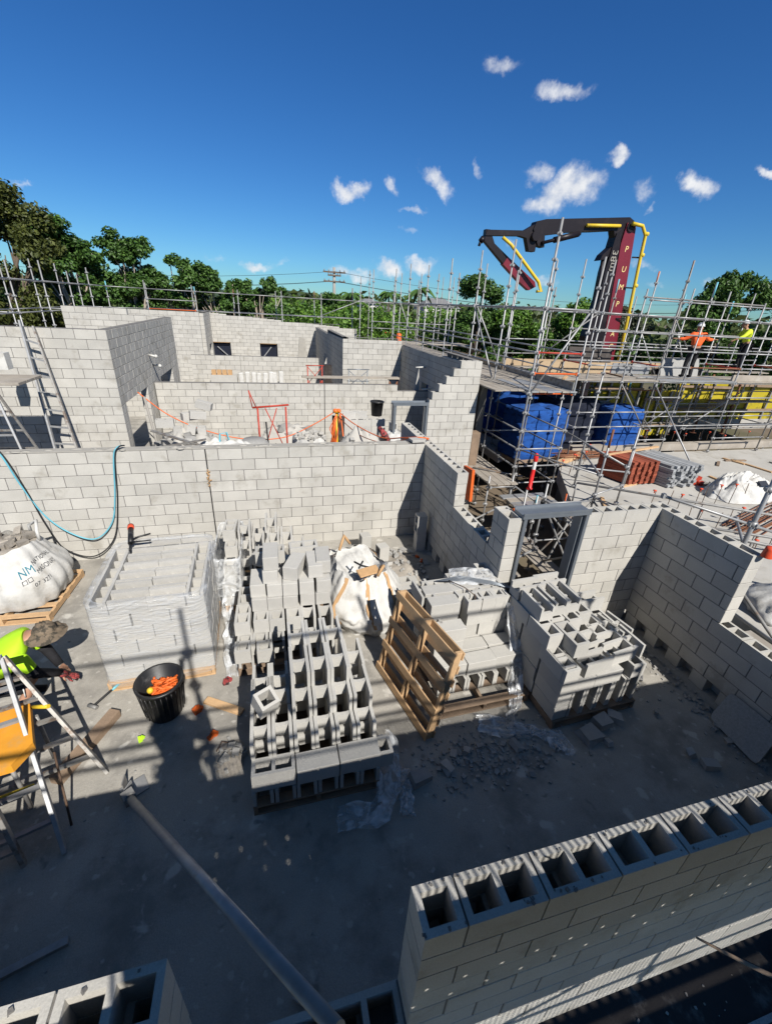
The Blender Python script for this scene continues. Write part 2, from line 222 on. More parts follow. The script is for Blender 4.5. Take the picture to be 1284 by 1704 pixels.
# ------------------------------------------------------------------ mesh builder
def yz(): pass
class MB:
    def __init__(s): s.v=[]; s.f=[]; s.sm=[]
    def add(s,vs,fs,smooth=False):
        o=len(s.v); s.v.extend([tuple(x) for x in vs]); s.f.extend([tuple(i+o for i in f) for f in fs]); s.sm.extend([smooth]*len(fs)); return s
    def box(s,c,d,R=None,ch=0):
        c=V(c); hx,hy,hz=d[0]/2,d[1]/2,d[2]/2
        if ch<=0:
            vs=[V((x,y,z)) for z in(-hz,hz) for y in(-hy,hy) for x in(-hx,hx)]
            fs=[(0,2,3,1),(4,5,7,6),(0,1,5,4),(2,6,7,3),(0,4,6,2),(1,3,7,5)]
        else:
            vs=[];idx={}
            for sx in(-1,1):
                for sy in(-1,1):
                    for sz in(-1,1):
                        for a in range(3):
                            k=[hx-ch,hy-ch,hz-ch]; k[a]=(hx,hy,hz)[a]
                            idx[(sx,sy,sz,a)]=len(vs); vs.append(V((sx*k[0],sy*k[1],sz*k[2])))
            fs=[]
            for a in range(3):
                b,c2=(a+1)%3,(a+2)%3
                for sg in(-1,1):
                    q=[]
                    for (p,r) in ((-1,-1),(1,-1),(1,1),(-1,1)):
                        k=[0,0,0]; k[a]=sg;k[b]=p;k[c2]=r; q.append(idx[(*k,a)])
                    fs.append(tuple(q if sg>0 else q[::-1]))
                for p in(-1,1):
                    for r in(-1,1):
                        k0=[0,0,0];k1=[0,0,0]; k0[b]=k1[b]=p;k0[c2]=k1[c2]=r;k0[a]=-1;k1[a]=1
                        q=[idx[(*k0,b)],idx[(*k1,b)],idx[(*k1,c2)],idx[(*k0,c2)]]
                        fs.append(tuple(q if p*r>0 else q[::-1]))
            for sx in(-1,1):
                for sy in(-1,1):
                    for sz in(-1,1):
                        q=[idx[(sx,sy,sz,a)] for a in range(3)]
                        fs.append(tuple(q if sx*sy*sz>0 else q[::-1]))
        if R is not None: vs=[R@x for x in vs]
        return s.add([x+c for x in vs],fs)
    def bx(s,x0,y0,z0,x1,y1,z1,ch=0): return s.box(((x0+x1)/2,(y0+y1)/2,(z0+z1)/2),(abs(x1-x0),abs(y1-y0),abs(z1-z0)),None,ch)
    def beam(s,p,q,w,h,up=(0,0,1),ch=0):
        p=V(p);q=V(q);d=q-p; ln=d.length; d.normalize(); up=V(up); x=up.cross(d)
        if x.length<1e-4: x=V((1,0,0)).cross(d)
        x.normalize(); z=d.cross(x); R=Matrix((d,x,z)).transposed(); return s.box((p+q)/2,(ln,w,h),R,ch)
    def tube(s,p,q,r,n=8,r2=None,cap=True):
        return s.path([p,q],[r,r if r2 is None else r2],n,cap)
    def path(s,pts,r,n=8,cap=True,closed=False):
        pts=[V(p) for p in pts]; k=len(pts); rs=r if isinstance(r,(list,tuple)) else [r]*k
        vs=[];fs=[]; t0=(pts[1]-pts[0]).normalized(); a=V((0,0,1)).cross(t0)
        if a.length<1e-3: a=V((1,0,0)).cross(t0)
        a.normalize()
        for i in range(k):
            t=(pts[min(i+1,k-1)]-pts[max(i-1,0)])
            if t.length<1e-9: t=t0.copy()
            t.normalize(); a=(a-t*a.dot(t))
            if a.length<1e-6: a=V((1,.3,.2)).cross(t)
            a.normalize(); b=t.cross(a)
            for j in range(n):
                an=2*PI*j/n; vs.append(pts[i]+(a*math.cos(an)+b*math.sin(an))*rs[i])
        for i in range(k-1):
            for j in range(n):
                j2=(j+1)%n; fs.append((i*n+j,i*n+j2,(i+1)*n+j2,(i+1)*n+j))
        s.add(vs,fs,True)
        if cap:
            o=len(s.v)-k*n; s.f.append(tuple(o+j for j in range(n))[::-1]); s.f.append(tuple(o+(k-1)*n+j for j in range(n))); s.sm+= [False,False]
        return s
    def lathe(s,c,prof,n=24,cap=True):
        c=V(c); vs=[];fs=[]
        for (r,z) in prof:
            for j in range(n): a=2*PI*j/n; vs.append(c+V((r*math.cos(a),r*math.sin(a),z)))
        for i in range(len(prof)-1):
            for j in range(n): j2=(j+1)%n; fs.append((i*n+j,i*n+j2,(i+1)*n+j2,(i+1)*n+j))
        s.add(vs,fs,True); return s
    def prism(s,poly,off):      # poly: 3d points, extruded by vector off
        n=len(poly); off=V(off); p=[V(x) for x in poly]; vs=p+[x+off for x in p]
        fs=[tuple(range(n))[::-1],tuple(range(n,2*n))]+[(i,(i+1)%n,n+(i+1)%n,n+i) for i in range(n)]
        return s.add(vs,fs)
    def grid(s,fn,nu,nv,closeu=False,smooth=True):
        vs=[fn(i/(nu if closeu else nu-1),j/(nv-1)) for j in range(nv) for i in range(nu)]; fs=[]
        for j in range(nv-1):
            for i in range(nu if closeu else nu-1):
                i2=(i+1)%nu; fs.append((j*nu+i,j*nu+i2,(j+1)*nu+i2,(j+1)*nu+i))
        return s.add(vs,fs,smooth)
    def ball(s,c,r,n=12,m=8):
        r=V(r) if not isinstance(r,(int,float)) else V((r,r,r)); c=V(c)
        return s.grid(lambda u,v: c+V((r.x*math.cos(2*PI*u)*math.sin(PI*(.002+.996*v)),r.y*math.sin(2*PI*u)*math.sin(PI*(.002+.996*v)),-r.z*math.cos(PI*(.002+.996*v)))),n,m,True)
    def rock(s,c,r,sd):
        rn=random.Random(sd); R=Matrix.Rotation(rn.random()*6.28,3,'Z')@Matrix.Rotation(rn.uniform(-.5,.5),3,'X')
        k=[rn.uniform(.55,1.1) for _ in range(3)]; vs=[];
        for z in(-1,1):
            for y in(-1,1):
                for x in(-1,1): vs.append(V(c)+R@V((x*r*k[0]*rn.uniform(.6,1),y*r*k[1]*rn.uniform(.6,1),z*r*.7*k[2]*rn.uniform(.6,1))))
        return s.add(vs,[(0,2,3,1),(4,5,7,6),(0,1,5,4),(2,6,7,3),(0,4,6,2),(1,3,7,5)])
    def mesh(s,name,loc=(0,0,0)):
        me=bpy.data.meshes.new(name); loc=V(loc)
        me.from_pydata([tuple(V(x)-loc) for x in s.v] if loc.length>0 else s.v,[],s.f)
        me.polygons.foreach_set('use_smooth',s.sm); me.update(); return me
    def build(s,name,mat,parent=None,loc=None):
        pl=V((0,0,0))
        p=parent
        while p is not None: pl=pl+p.location; p=p.parent
        if loc is None: loc=V((0,0,0))
        loc=V(loc)
        me=s.mesh(name,pl+loc) ; o=bpy.data.objects.new(name,me); COL.objects.link(o)
        if mat: me.materials.append(MT[mat] if isinstance(mat,str) else mat)
        o.location=loc
        if parent: o.parent=parent
        return o
def tag(o,label=None,cat=None,group=None,kind=None):
    if label: o['label']=label
    if cat: o['category']=cat
    if group: o['group']=group
    if kind: o['kind']=kind
    return o
def thing(name,label,cat,loc,group=None):
    o=bpy.data.objects.new(name,None); COL.objects.link(o); o.location=loc; o.empty_display_size=.2
    return tag(o,label,cat,group)
def copy_tree(o,parent=None):
    c=o.copy(); COL.objects.link(c); c.parent=parent
    for ch in list(o.children): copy_tree(ch,c)
    return c
def text_mesh(s,size,extr=.0):
    cu=bpy.data.curves.new('t','FONT'); cu.body=s; cu.size=size; cu.extrude=extr; cu.align_x='LEFT'; cu.resolution_u=3
    o=bpy.data.objects.new('t',cu); COL.objects.link(o); bpy.context.view_layer.update()
    me=bpy.data.meshes.new_from_object(o.evaluated_get(bpy.context.evaluated_depsgraph_get()))
    bpy.data.objects.remove(o); vs=[v.co.copy() for v in me.vertices]; fs=[tuple(p.vertices) for p in me.polygons]; bpy.data.meshes.remove(me); return vs,fs
def rnd(a,b): return random.uniform(a,b)
# ------------------------------------------------------------------ setting: ground, slab, land
g=MB(); g.prism([(-16,-6.84,0),(2.75,-6.84,0),(2.75,-2.3,0),(.32,-2.3,0),(.32,3.0,0),(2.7,3.0,0),(2.7,24,0),(-16,24,0)],(0,0,-1.6)); tag(g.build('slab','ground'),kind='structure')
g=MB(); g.grid(lambda u,v:V(((u-.5)*5000,(v-.5)*5000,-1.5)),2,2,smooth=False); tag(g.build('ground','earth'),kind='structure')
g=MB(); g.bx(-40,62,-1.47,60,72,-1.44); tag(g.build('road','asphalt'),kind='structure')
def hillz(a,k): return 12+9*math.sin(a*5+1)+6*math.sin(a*11+2)+3*math.sin(a*23)
g=MB(); g.grid(lambda u,v:V(((900+250*v)*math.sin(-1.3+2.9*u),(900+250*v)*math.cos(-1.3+2.9*u),-2+ (hillz(-1.3+2.9*u,0))*math.sin(PI*min(1,v*1.0)*.5))),90,6); tag(g.build('hills','hill'),kind='structure')
# second slab to the right, beyond the trench
g=MB(); g.prism([(4.35,.55,0),(5.9,3.45,0),(7.6,4.6,0),(24,4.6,0),(24,-8,0),(4.6,-8,0),(4.35,-1.0,0)],(0,0,-.42)); g2=g.build('lower_slab','slab'); tag(g2,kind='structure')
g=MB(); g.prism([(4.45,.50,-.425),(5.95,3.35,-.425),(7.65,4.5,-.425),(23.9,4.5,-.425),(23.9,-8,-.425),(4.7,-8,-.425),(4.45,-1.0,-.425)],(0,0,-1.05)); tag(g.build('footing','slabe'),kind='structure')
g=MB(); g.prism([(4.6,5.0,-.02),(7.2,6.4,-.02),(7.2,8.6,-.02),(24,8.6,-.02),(24,15,-.02),(4.6,15,-.02)],(0,0,-.3)); tag(g.build('rear_slab','slab'),kind='structure')

# ------------------------------------------------------------------ masonry
def hollow(mb,P,l,h,z,th=.19,cores=None):
    """hollow block: P maps (u,w)->Vector xy ; solid ring with open cores"""
    if cores is None: cores=2 if l>.3 else 1
    s=.032; cw=(l-s*(cores+1))/cores
    if cw<.05: cores=0
    xs=[0]
    for k in range(cores): xs+= [s+k*(cw+s), s+k*(cw+s)+cw]
    xs.append(l); ys=[0,s,th-s,th]
    def pt(x,y,zz): q=P(x,y); return V((q.x,q.y,zz))
    if cores==0:
        vs=[pt(x,y,zz) for zz in(z,z+h) for y in(0,th) for x in(0,l)]
        mb.add(vs,[(0,2,3,1),(4,5,7,6),(0,1,5,4),(2,6,7,3),(0,4,6,2),(1,3,7,5)]); return
    nx=len(xs); vs=[pt(x,y,zz) for zz in(z,z+h) for y in ys for x in xs]; fs=[]
    I=lambda i,j,k:k*nx*4+j*nx+i
    core=lambda i,j: j==1 and i%2==1
    for j in range(3):
        for i in range(nx-1):
            if not core(i,j):
                fs.append((I(i,j,1),I(i+1,j,1),I(i+1,j+1,1),I(i,j+1,1))); fs.append((I(i,j,0),I(i,j+1,0),I(i+1,j+1,0),I(i+1,j,0)))
            else:
                for (a,b) in (((i,j),(i+1,j)),((i+1,j),(i+1,j+1)),((i+1,j+1),(i,j+1)),((i,j+1),(i,j))):
                    fs.append((I(*b,0),I(*a,0),I(*a,1),I(*b,1)))
    for i in range(nx-1): fs.append((I(i,0,0),I(i+1,0,0),I(i+1,0,1),I(i,0,1))); fs.append((I(i+1,3,0),I(i,3,0),I(i,3,1),I(i+1,3,1)))
    for j in range(3): fs.append((I(0,j+1,0),I(0,j,0),I(0,j,1),I(0,j+1,1))); fs.append((I(nx-1,j,0),I(nx-1,j+1,0),I(nx-1,j+1,1),I(nx-1,j,1)))
    mb.add(vs,fs)
def wall(name,label,cat,p0,p1,top,nside=1,z0=0.,openings=(),nh=1,off=0.,th=.19,cj=None,rag=0,mat='block',group=None,base=None):
    p0=V((p0[0],p0[1],0)); p1=V((p1[0],p1[1],0)); d=p1-p0; Ln=d.length; d.normalize(); n=V((-d.y,d.x,0))*nside
    P=lambda u,w_: p0+d*u+n*w_
    flip=nside<0
    tf=top if callable(top) else (lambda u:top)
    mb=MB(); mo=MB(); rr=random.Random(len(name)*31+int(abs(p0.x*10)+abs(p0.y*7)))
    R=Matrix((d,n,V((0,0,1)))).transposed() if not flip else Matrix((d,n,V((0,0,1)))).transposed()
    nc=int(math.ceil((max(tf(0),tf(Ln),tf(Ln/2))-z0)/.2-1e-6))
    def ints(z):   # solid intervals at course z
        cuts=[(0,Ln)]
        for (a,b,c,e) in openings:
            if c<z+.1<e:
                nw=[]
                for (s,t) in cuts:
                    if b<=s or a>=t: nw.append((s,t)); continue
                    if a>s+.02: nw.append((s,a))
                    if b<t-.02: nw.append((b,t))
                cuts=nw
        return cuts
    def solid(u,z):
        if z+.1>tf(u): return False
        return any(a<=u<=b for a,b in ints(z))
    for c in range(nc):
        z=z0+c*.2; 
        for (a,b) in ints(z):
            js=[a]; st=off+(.2 if c%2 else 0); k=math.floor((a-st)/.4)+1
            while st+k*.4<b-.045:
                if st+k*.4>a+.045: js.append(st+k*.4)
                k+=1
            if cj is not None and a+.05<cj<b-.05:
                js=[j for j in js if abs(j-cj)>.06]+[cj]; js.sort()
            js.append(b)
            for i in range(len(js)-1):
                u0,u1=js[i],js[i+1]; um=(u0+u1)/2
                if z+.06>tf(um): continue
                h=.1905; tc0=tf(um)-z
                if tc0<.19: h=max(.05,tc0)
                g0=.0 if i==0 else .0055; g1=.0 if i==len(js)-2 else .0055
                if cj is not None and abs(u0-cj)<1e-6: g0=.009
                isH=not all(solid(um+e,z+.2*q) for q in (1,) for e in (0,)) if nh==1 else not solid(um,z+.2*nh)
                l=u1-u0-g0-g1
                if isH and nh>0:
                    hollow(mb,lambda x,y,u0=u0+g0: P(u0+x,y) ,l,h,z,th) if not flip else hollow(mb,lambda x,y,u0=u0+g0,l=l: P(u0+l-x,y),l,h,z,th)
                    if i>0: # perpend
                        q=P(u0,th/2); mo.box((q.x,q.y,z+.09),(.0085,th-.012,.18),R)
                    if nh>1:
                        for ww in (.016,th-.016):
                            q=P(um,ww); mo.box((q.x,q.y,z-.004),(l,.024,.0076),R)
                else:
                    q=P(u0+g0+l/2,th/2); jx=rr.uniform(-.0015,.0015); q=q+n*jx
                    mb.box((q.x,q.y,z+h/2),(l,th-.002,h),R,.0035)
                    if i>0 and (cj is None or abs(u0-cj)>1e-6):
                        q=P(u0,th/2); mo.box((q.x,q.y,z+.098),(.02,th-.012,.2),R)
                    q=P(um,th/2); mo.box((q.x,q.y,z+.194),(u1-u0-.012,th-.012,.012),R)
    o=MBjoin(name,mb,mo,mat,p0 if base is None else base)
    tag(o,label,cat,group); return o
def MBjoin(name,mb,mo,mat,base):
    base=V((base[0],base[1],0)); a=len(mb.f); m=MB(); m.v=list(mb.v);m.f=list(mb.f);m.sm=list(mb.sm); m.add(mo.v,mo.f)
    o=m.build(name,mat,None,base); o.data.materials.append(MT['mortar'])
    idx=[0]*a+[1]*(len(m.f)-a); o.data.polygons.foreach_set('material_index',idx); return o
Y3=-3.27; X4=2.425
W1=wall('block_wall','pale block wall ten courses high across the middle, with blue and black hoses hanging over it','wall',(-9.2,0),(-.003,0),2.0,1,off=-.0,cj=9.2-4.0,nh=0,base=(-4.6,0))
# keep joints aligned to the corner: top course is closed with grout
m=MB(); 
for k in range(40): pass
m.beam((-4.0,-.004,.15),(-4.0,-.004,2.0),.016,.006,up=(0,1,0)); m.build('control_joint','rubber',W1)
m=MB()
for k in range(14): m.ball((-4.0+rnd(-.02,.03),-.012,1.33+k*.022+rnd(-.01,.01)),(rnd(.012,.03),.014,rnd(.010,.02)),6,4)
m.build('expanding_foam','tan',W1)
W2=wall('block_wall','shaded side wall with stepped end and raised end pier beside the steel door frame','wall',(0,.185),(0,Y3+.0),2.0,1,openings=[(1.785,3.055,1.4,2.2)]+[(k*.4+.12,k*.4+.30,0,.15) for k in range(0,8)],off=.185)
W2b=wall('block_wall','low hollow-topped return wall running back from the middle wall behind the grey cap','wall',(0,1.66),(0,.195),2.0,1,off=.06)
W3=wall('block_wall','sunlit block wall to the right of the steel door frame','wall',(1.20,Y3),(X4-.003,Y3),2.0,1,off=.025)
W4=wall('block_wall','dark shaded block wall on the right, stepping down beside the leaning grey board','wall',(X4,Y3+.19),(X4,-9.5),2.0,1,openings=[(1.49,99,1.0,2.2)]+[(k*.4+.05,k*.4+.24,0,.15) for k in range(0,9)],off=.19)
m=MB(); m.bx(X4+.155,-9.4,.002,X4+.187,Y3+.1,.198); m.build('outer_shell','lblock',W4)
m=MB(); m.bx(.155,Y3+.1,.002,.187,.1,.198); m.build('outer_shell','lblock',W2)
W5=wall('block_wall','nearest block wall along the bottom edge, open cores on top and a low sill gap','wall',(-6.6,-6.645),(3.2,-6.645),2.0,-1,openings=[(3.20,4.22,1.0,2.1)],nh=3,off=.22,base=(-2,-6.7))
WM=wall('block_wall','ten-course block wall behind the middle wall, with a black control joint','wall',(-6.1,6.55),(2.37,6.55),lambda u: 2.0 if u<7.6 else 1.8,1,nh=0,cj=4.95,base=(-2,6.6))
m=MB(); m.beam((-1.15,6.546,.2),(-1.15,6.546,2.0),.02,.006,up=(0,1,0)); m.build('control_joint','rubber',WM)
WM2=wall('block_wall','low block wall of the far room below the two small windows','wall',(-6.1,13.6),(-.55,13.6),2.0,1,nh=0,cj=2.05,base=(-3,13.6))
BW=wall('block_wall','long far block wall with raked top and two small square window openings','wall',(-5.95,20.2),(2.5,20.2),lambda u:3.52-.062*u,1,openings=[(-6.12+5.95,-4.87+5.95,1.2,1.96),(-3.24+5.95,-2.25+5.95,1.2,1.96)],nh=0,base=(-2,20.2))
m=MB(); m.beam((-4.95,20.3,1.15),(-5.6,20.3,1.75),.05,.05); m.beam((-3.1,20.3,1.2),(-2.6,20.3,1.8),.05,.05); m.build('window_brace','alu',BW)
m=MB(); m.bx(-6.2,20.37,1.0,-4.8,20.385,2.1); m.bx(-3.3,20.37,1.0,-2.2,20.385,2.1); m.build('window_dark_back','bluedk',BW)  # added near-black sheets paint the unlit depth of the openings
m=MB(); m.bx(-6.0,20.16,1.975,-4.9,20.198,1.99); m.bx(-3.2,20.16,1.975,-2.3,20.198,1.99); m.build('lintel_form','tan',BW)
m=MB(); m.prism([(-1.1,20.18,1.0),(-.55,20.18,.9),(-.62,20.18,2.35),(-.95,20.18,2.4)],(0,-.03,0)); m.build('render_patch','render',BW)
BL=wall('block_wall','far left block wall with streaked grey mortar smears','wall',(-11.2,17.05),(-5.99,17.05),3.6,1,nh=0,base=(-8,17))
BJ=wall('block_wall','short shaded return wall joining the smeared wall to the far window wall','wall',(-6.0,20.38),(-6.0,17.25),3.55,1,openings=[(.6,1.9,0,2.0)],nh=0)
L3=wall('block_wall','left rear block wall with a stepped broken top edge behind the tall corner','wall',(-9.55,10.75),(-6.35,10.75),lambda u:3.8 if u<1.9 else 3.62,1,nh=0,base=(-8,10.7))
L1=wall('block_wall','tall sunlit corner wall at left behind the ladder and trestles','wall',(-12.6,3.37),(-6.135,3.37),3.6,1,nh=0,off=.065,base=(-9,3.4))
L1b=wall('block_wall','tall shaded side wall with door openings under deep lintels','wall',(-6.135,3.565),(-6.135,10.74),3.6,1,openings=[(.17,2.27,0,2.0),(4.05,6.0,0,2.0)],nh=0,base=(-6.1,7))
R1=wall('block_wall','tall sunlit wall with toothed stepped left edge beside the blue mesh','wall',(1.2,3.18),(2.575,3.18),3.2,1,openings=[(-.1,.07,2.2,2.6),(-.1,.24,2.4,2.8),(-.1,.42,2.6,2.8),(-.1,.60,2.8,3.0),(-.1,.78,3.0,3.3)],nh=1,off=.175)
RS=wall('block_wall','long shaded wall running back from the toothed wall, under the scaffold deck','wall',(2.385,3.375),(2.385,9.99),lambda u:3.1-.02*u,-1,openings=[(3.2,3.9,0,2.0)],nh=0,base=(2.4,7))
FW=wall('block_wall','sunlit rear room wall with grey folding frame leaning on it','wall',(0,10.0),(2.38,10.0),3.13,1,nh=0)
IL=wall('block_wall','deeply shaded wall with dark doorway running back to the far wall','wall',(-.003,19.99),(-.003,10.0),lambda u:2.98+.015*u,1,openings=[(4.0,5.0,0,2.1)],nh=0)
# W1 capping grout, left corner details
m=MB(); m.bx(-9.19,.004,2.0,-.35,.18,2.016); 
for k in range(60):
    x=rnd(-9,-.5); m.ball((x,rnd(.01,.12),2.015),(rnd(.03,.12),rnd(.02,.05),rnd(.008,.02)),7,4)
m.build('grout_cap','render',W1)
m=MB(); m.bx(-.16,-.0,2.0,-.02,.0,2.0) if 0 else None; m.box((-.14,.11,2.045),(.28,.21,.05),Matrix.Rotation(.1,3,'Z'),.004); tag(m.build('cap_block','lblock'),'flat grey cap piece lying on the corner of the middle wall','block')
# pipe stubs in the shaded walls
for (p,q) in (((2.36,6.9,2.55),(2.0,6.9,2.53)),((2.36,6.2,1.95),(2.05,6.2,1.93))):
    m=MB(); m.tube(p,q,.025); tag(m.build('pipe_stub','pail'),'white pipe stub sticking out of the long shaded wall','pipe','pipe stubs in the shaded wall')
for (y,z) in ((6.6,2.75),(6.9,2.45)):
    m=MB(); m.tube((-6.13,y,z),(-5.95,y-.1,z-.02),.03); m.ball((-5.93,y-.1,z-.02),.05,8,6); tag(m.build('pipe_stub','pail'),'short white pipe stub in the tall shaded side wall','pipe','pipe stubs in the tall side wall')
# steel door frames
def door_frame(x0,x1,y,label,z=2.04):
    t=thing('door_frame',label,'door frame',((x0+x1)/2,y,0))
    for s,x in ((1,x0),(-1,x1)):
        m=MB(); m.bx(x,y-.03,0,x+s*.045,y+.21,z-.055); m.bx(x+s*.046,y+.02,0,x+s*.075,y+.10,z-.055); m.build('jamb','steelblue',t)
    m=MB(); m.bx(x0-.02,y-.03,z-.05,x1+.02,y+.21,z); m.bx(x0-.02,y-.035,z,x1+.02,y-.02,z+.035); m.bx(x0-.02,y+.2,z,x1+.02,y+.215,z+.035); m.build('door_head','steelblue',t)
    return t
door_frame(.205,1.19,Y3,'grey steel door frame standing open in the sunlit wall on the right')
door_frame(.25,1.19,3.22,'thin grey steel door frame against the toothed wall in the second room',2.09)

# mortar droppings on the near wall rims and lumps down its cores
m=MB(); r=random.Random(8)
for k in range(150):
    x=r.uniform(-2.38,3.1) if r.random()<.8 else r.uniform(-6,-3.45); m.rock((x,-6.645-r.choice((.014,.176))+r.uniform(-.012,.012),2.0-.008),r.uniform(.003,.011),400+k)
tag(m.build('mortar_droppings','mortar',W5),kind='stuff')
m=MB()
for k in range(60):
    x=-2.38+.095+k*.2; 
    if x>3: break
    for q in range(5): m.rock((x+r.uniform(-.05,.05),-6.74+r.uniform(-.04,.04),1.68+r.uniform(-.03,.06)),r.uniform(.02,.055),900+k*7+q)
tag(m.build('core_mortar','mortar',W5),kind='stuff')
# ------------------------------------------------------------------ scaffolding
class Scaf:
    def __init__(s,label,loc,cat='scaffold'): s.t=thing('scaffold',label,cat,loc); s.nst=0
    def std(s,x,y,z0,z1,mat='galv',r=.0242):
        m=MB(); tl=rnd(-.012,.012); m.tube((x,y,z0),(x+tl,y+rnd(-.012,.012),z1),r,8)
        k=math.ceil((z0-5.51)/.495); z=5.51+k*.495
        while z<z1-.2:
            if z>z0+.05:
                m.lathe((x,y,z-.035),[(r,0),(.052,.012),(.055,.04),(.046,.066),(r,.075)],8)
                a=rnd(0,6); 
                for q in (0,PI/2,PI,PI*1.5): m.box((x+.05*math.cos(q),y+.05*math.sin(q),z),(.032,.032,.05))
            z+=.495
        o=m.build('standard',mat,s.t)
        if random.random()<.3:
            m=MB(); m.tube((x,y,z1-.42),(x,y,z1+.004),r+.002,8); m.build('painted_tip',random.choice(['rust','rust','orange','hose']),s.t)
    def led(s,p,q,mat='galv',name='ledger',r=.0215):
        m=MB(); p=V(p);q=V(q); d=(q-p).normalized(); m.tube(p+d*.03,q-d*.03,r,8); 
        for e in (p+d*.045,q-d*.045): m.box(e,(.05,.05,.075))
        m.build(name,mat,s.t)
    def planks(s,x0,y0,x1,y1,z,along='x',w=.225,mat='plank',mats=None):
        k=int(round((y1-y0 if along=='x' else x1-x0)/w)); 
        for i in range(max(1,k)):
            m=MB(); o=i*w; j=rnd(-.04,.04)
            mm=mats[i%len(mats)] if mats else mat
            if along=='x': m.bx(x0+j,y0+o+.006,z+rnd(-.003,.003),x1+j,y0+o+w-.006,z+.038,.004)
            else: m.bx(x0+o+.006,y0+j,z+rnd(-.003,.003),x0+o+w-.006,y1+j,z+.038,.004)
            m.build('plank',mm,s.t)
    def brace(s,p,q,mat='galv'):
        m=MB(); m.tube(p,q,.0242,8)
        for e in (p,q): m.box(e,(.08,.08,.09))
        m.build('brace',mat,s.t)
    def toe(s,p,q,h=.22,mat='ply'):
        m=MB(); p=V(p);q=V(q); m.beam(p+V((0,0,h/2)),q+V((0,0,h/2)),.03,h); m.build('toe_board',mat,s.t)
GB=-1.5
LV=lambda k: 5.51-.495*k      # 0:5.51 1:5.015 2:4.52 3:4.025 4:3.53 5:3.035 6:2.54 7:2.045 8:1.55 9:1.055 10:.56 11:.065 12:-.43
# side scaffold beside the toothed wall
A=Scaf('galvanised scaffold with plank deck running back beside the long shaded wall',(4.2,8,GB))
YA=[2.3,4.2,6.1,8.4,10.8,13.2,15.6]
for i,y in enumerate(YA):
    A.std(3.54,y,GB,5.95+(.35 if i==0 else rnd(-.15,.2)),r=.028 if i==0 else .0242); A.std(4.87,y,GB,5.85+rnd(-.2,.3))
    for k in (2,6,9): 
        if k!=2 or i in(0,1,3): A.led((3.54,y,LV(k)),(4.87,y,LV(k)),name='transom',mat='orange' if (k==6 and i==0) else 'galv')
    if i==0:
        A.led((3.54,y,LV(5)),(4.87,y,LV(5)),'orange','transom'); A.led((3.54,y,LV(4)),(4.87,y,LV(4)),'red','transom')
        for k in (8,10,11): A.led((3.54,y,LV(k)),(4.87,y,LV(k)),name='transom')
for i in range(len(YA)-1):
    for x in (3.54,4.87):
        for k in ((2,4,5,6) if x<4 else (2,4,5,6)): A.led((x,YA[i],LV(k)),(x,YA[i+1],LV(k)))
        if i<2:
            for k in (8,9,10,11): A.led((x,YA[i],LV(k)),(x,YA[i+1],LV(k)))
A.planks(3.58,2.25,4.85,4.2,LV(6)+.03,'y',.225,mats=['splank','plank','splank']); A.planks(3.58,4.2,4.85,8.4,LV(6)+.03,'y',.225); A.planks(3.58,8.4,4.85,15.6,LV(6)+.03,'y',.42)
A.planks(2.62,2.4,3.5,9.9,LV(6)+.03,'y',.225)
A.toe((4.9,2.4,LV(6)+.07),(4.9,6,LV(6)+.07),.2,'aluold'); A.toe((4.9,6.2,LV(6)+.07),(4.9,10.6,LV(6)+.07),.2,'ply')
A.brace((3.5,4.2,LV(6)),(3.5,6.1,LV(2))); A.brace((3.58,6.1,LV(2)),(4.83,6.1,LV(6)))
A.brace((4.83,2.3,LV(2)),(3.58,2.3,LV(6))); 
A.led((4.87,2.3,LV(2)),(6.85,4.4,LV(2)));
# low hop-up deck in the trench
H=Scaf('low plank platform on tube legs in the trench beside the toothed wall',(3.2,3.4,GB))
for x,y in ((2.72,2.1),(3.45,2.1),(2.72,4.4),(3.45,4.4),(3.45,.9),(4.3,.9)): H.std(x,y,GB,.3+(.1 if y>2 else 0))
H.planks(2.68,1.95,3.52,6.2,.17,'y',.21); H.planks(3.0,1.15,4.35,1.95,-.12,'x',.25,mats=['splank','plank'])
H.led((2.7,2.0,.10),(3.5,2.0,.10),name='transom'); H.led((2.95,1.1,-.16),(4.4,1.1,-.16),'orange','transom'); H.led((3.45,.9,.12),(3.45,4.4,.12))
# long scaffold with high deck across the right
B=Scaf('long scaffold with high plank deck crossing the right side in front of the trees',(11,5,GB))
XF=[6.85,8.2,9.6,10.8,13.05,15.45,17.9]; XR=[6.9,9.75,11.4,13.0,15.4,17.9]
for i,x in enumerate(XF): B.std(x,4.4+rnd(-.05,.05),GB+1.3 if x>8 else GB,(5.85,5.2,6.15,5.6,5.1,5.25,5.3)[i]+rnd(-.1,.1),mat=('galv','galvd')[i%3==2])
for i,x in enumerate(XR): B.std(x,5.75,GB,(5.9,5.75,5.35,5.35,5.0,5.2)[i]+.1)
for i in range(len(XF)-1):
    for k in (2,3,4,5,6,7,8,9,10):
        if k in (7,10) and i%2: continue
        B.led((XF[i],4.4,LV(k)),(XF[i+1],4.4,LV(k)),mat='rust' if (k==5 and i==3) else 'galv')
    if 1<=i<=3: B.led((XF[i],4.4,LV(1)),(XF[i+1],4.4,LV(1)),mat='galvd')
for i in range(len(XR)-1):
    for k in (2,3,4,5,6,9): B.led((XR[i],5.75,LV(k)),(XR[i+1],5.75,LV(k)),mat='galvd' if k==3 else 'galv')
    if i in(1,2,3): B.led((XR[i],5.75,LV(1)),(XR[i+1],5.75,LV(1)))
for x in (6.87,9.65,13.0,15.4,17.9):
    for k in (6,5,9): B.led((x,4.4,LV(k)),(x,5.75,LV(k)),'red' if k==5 else 'galv','transom')
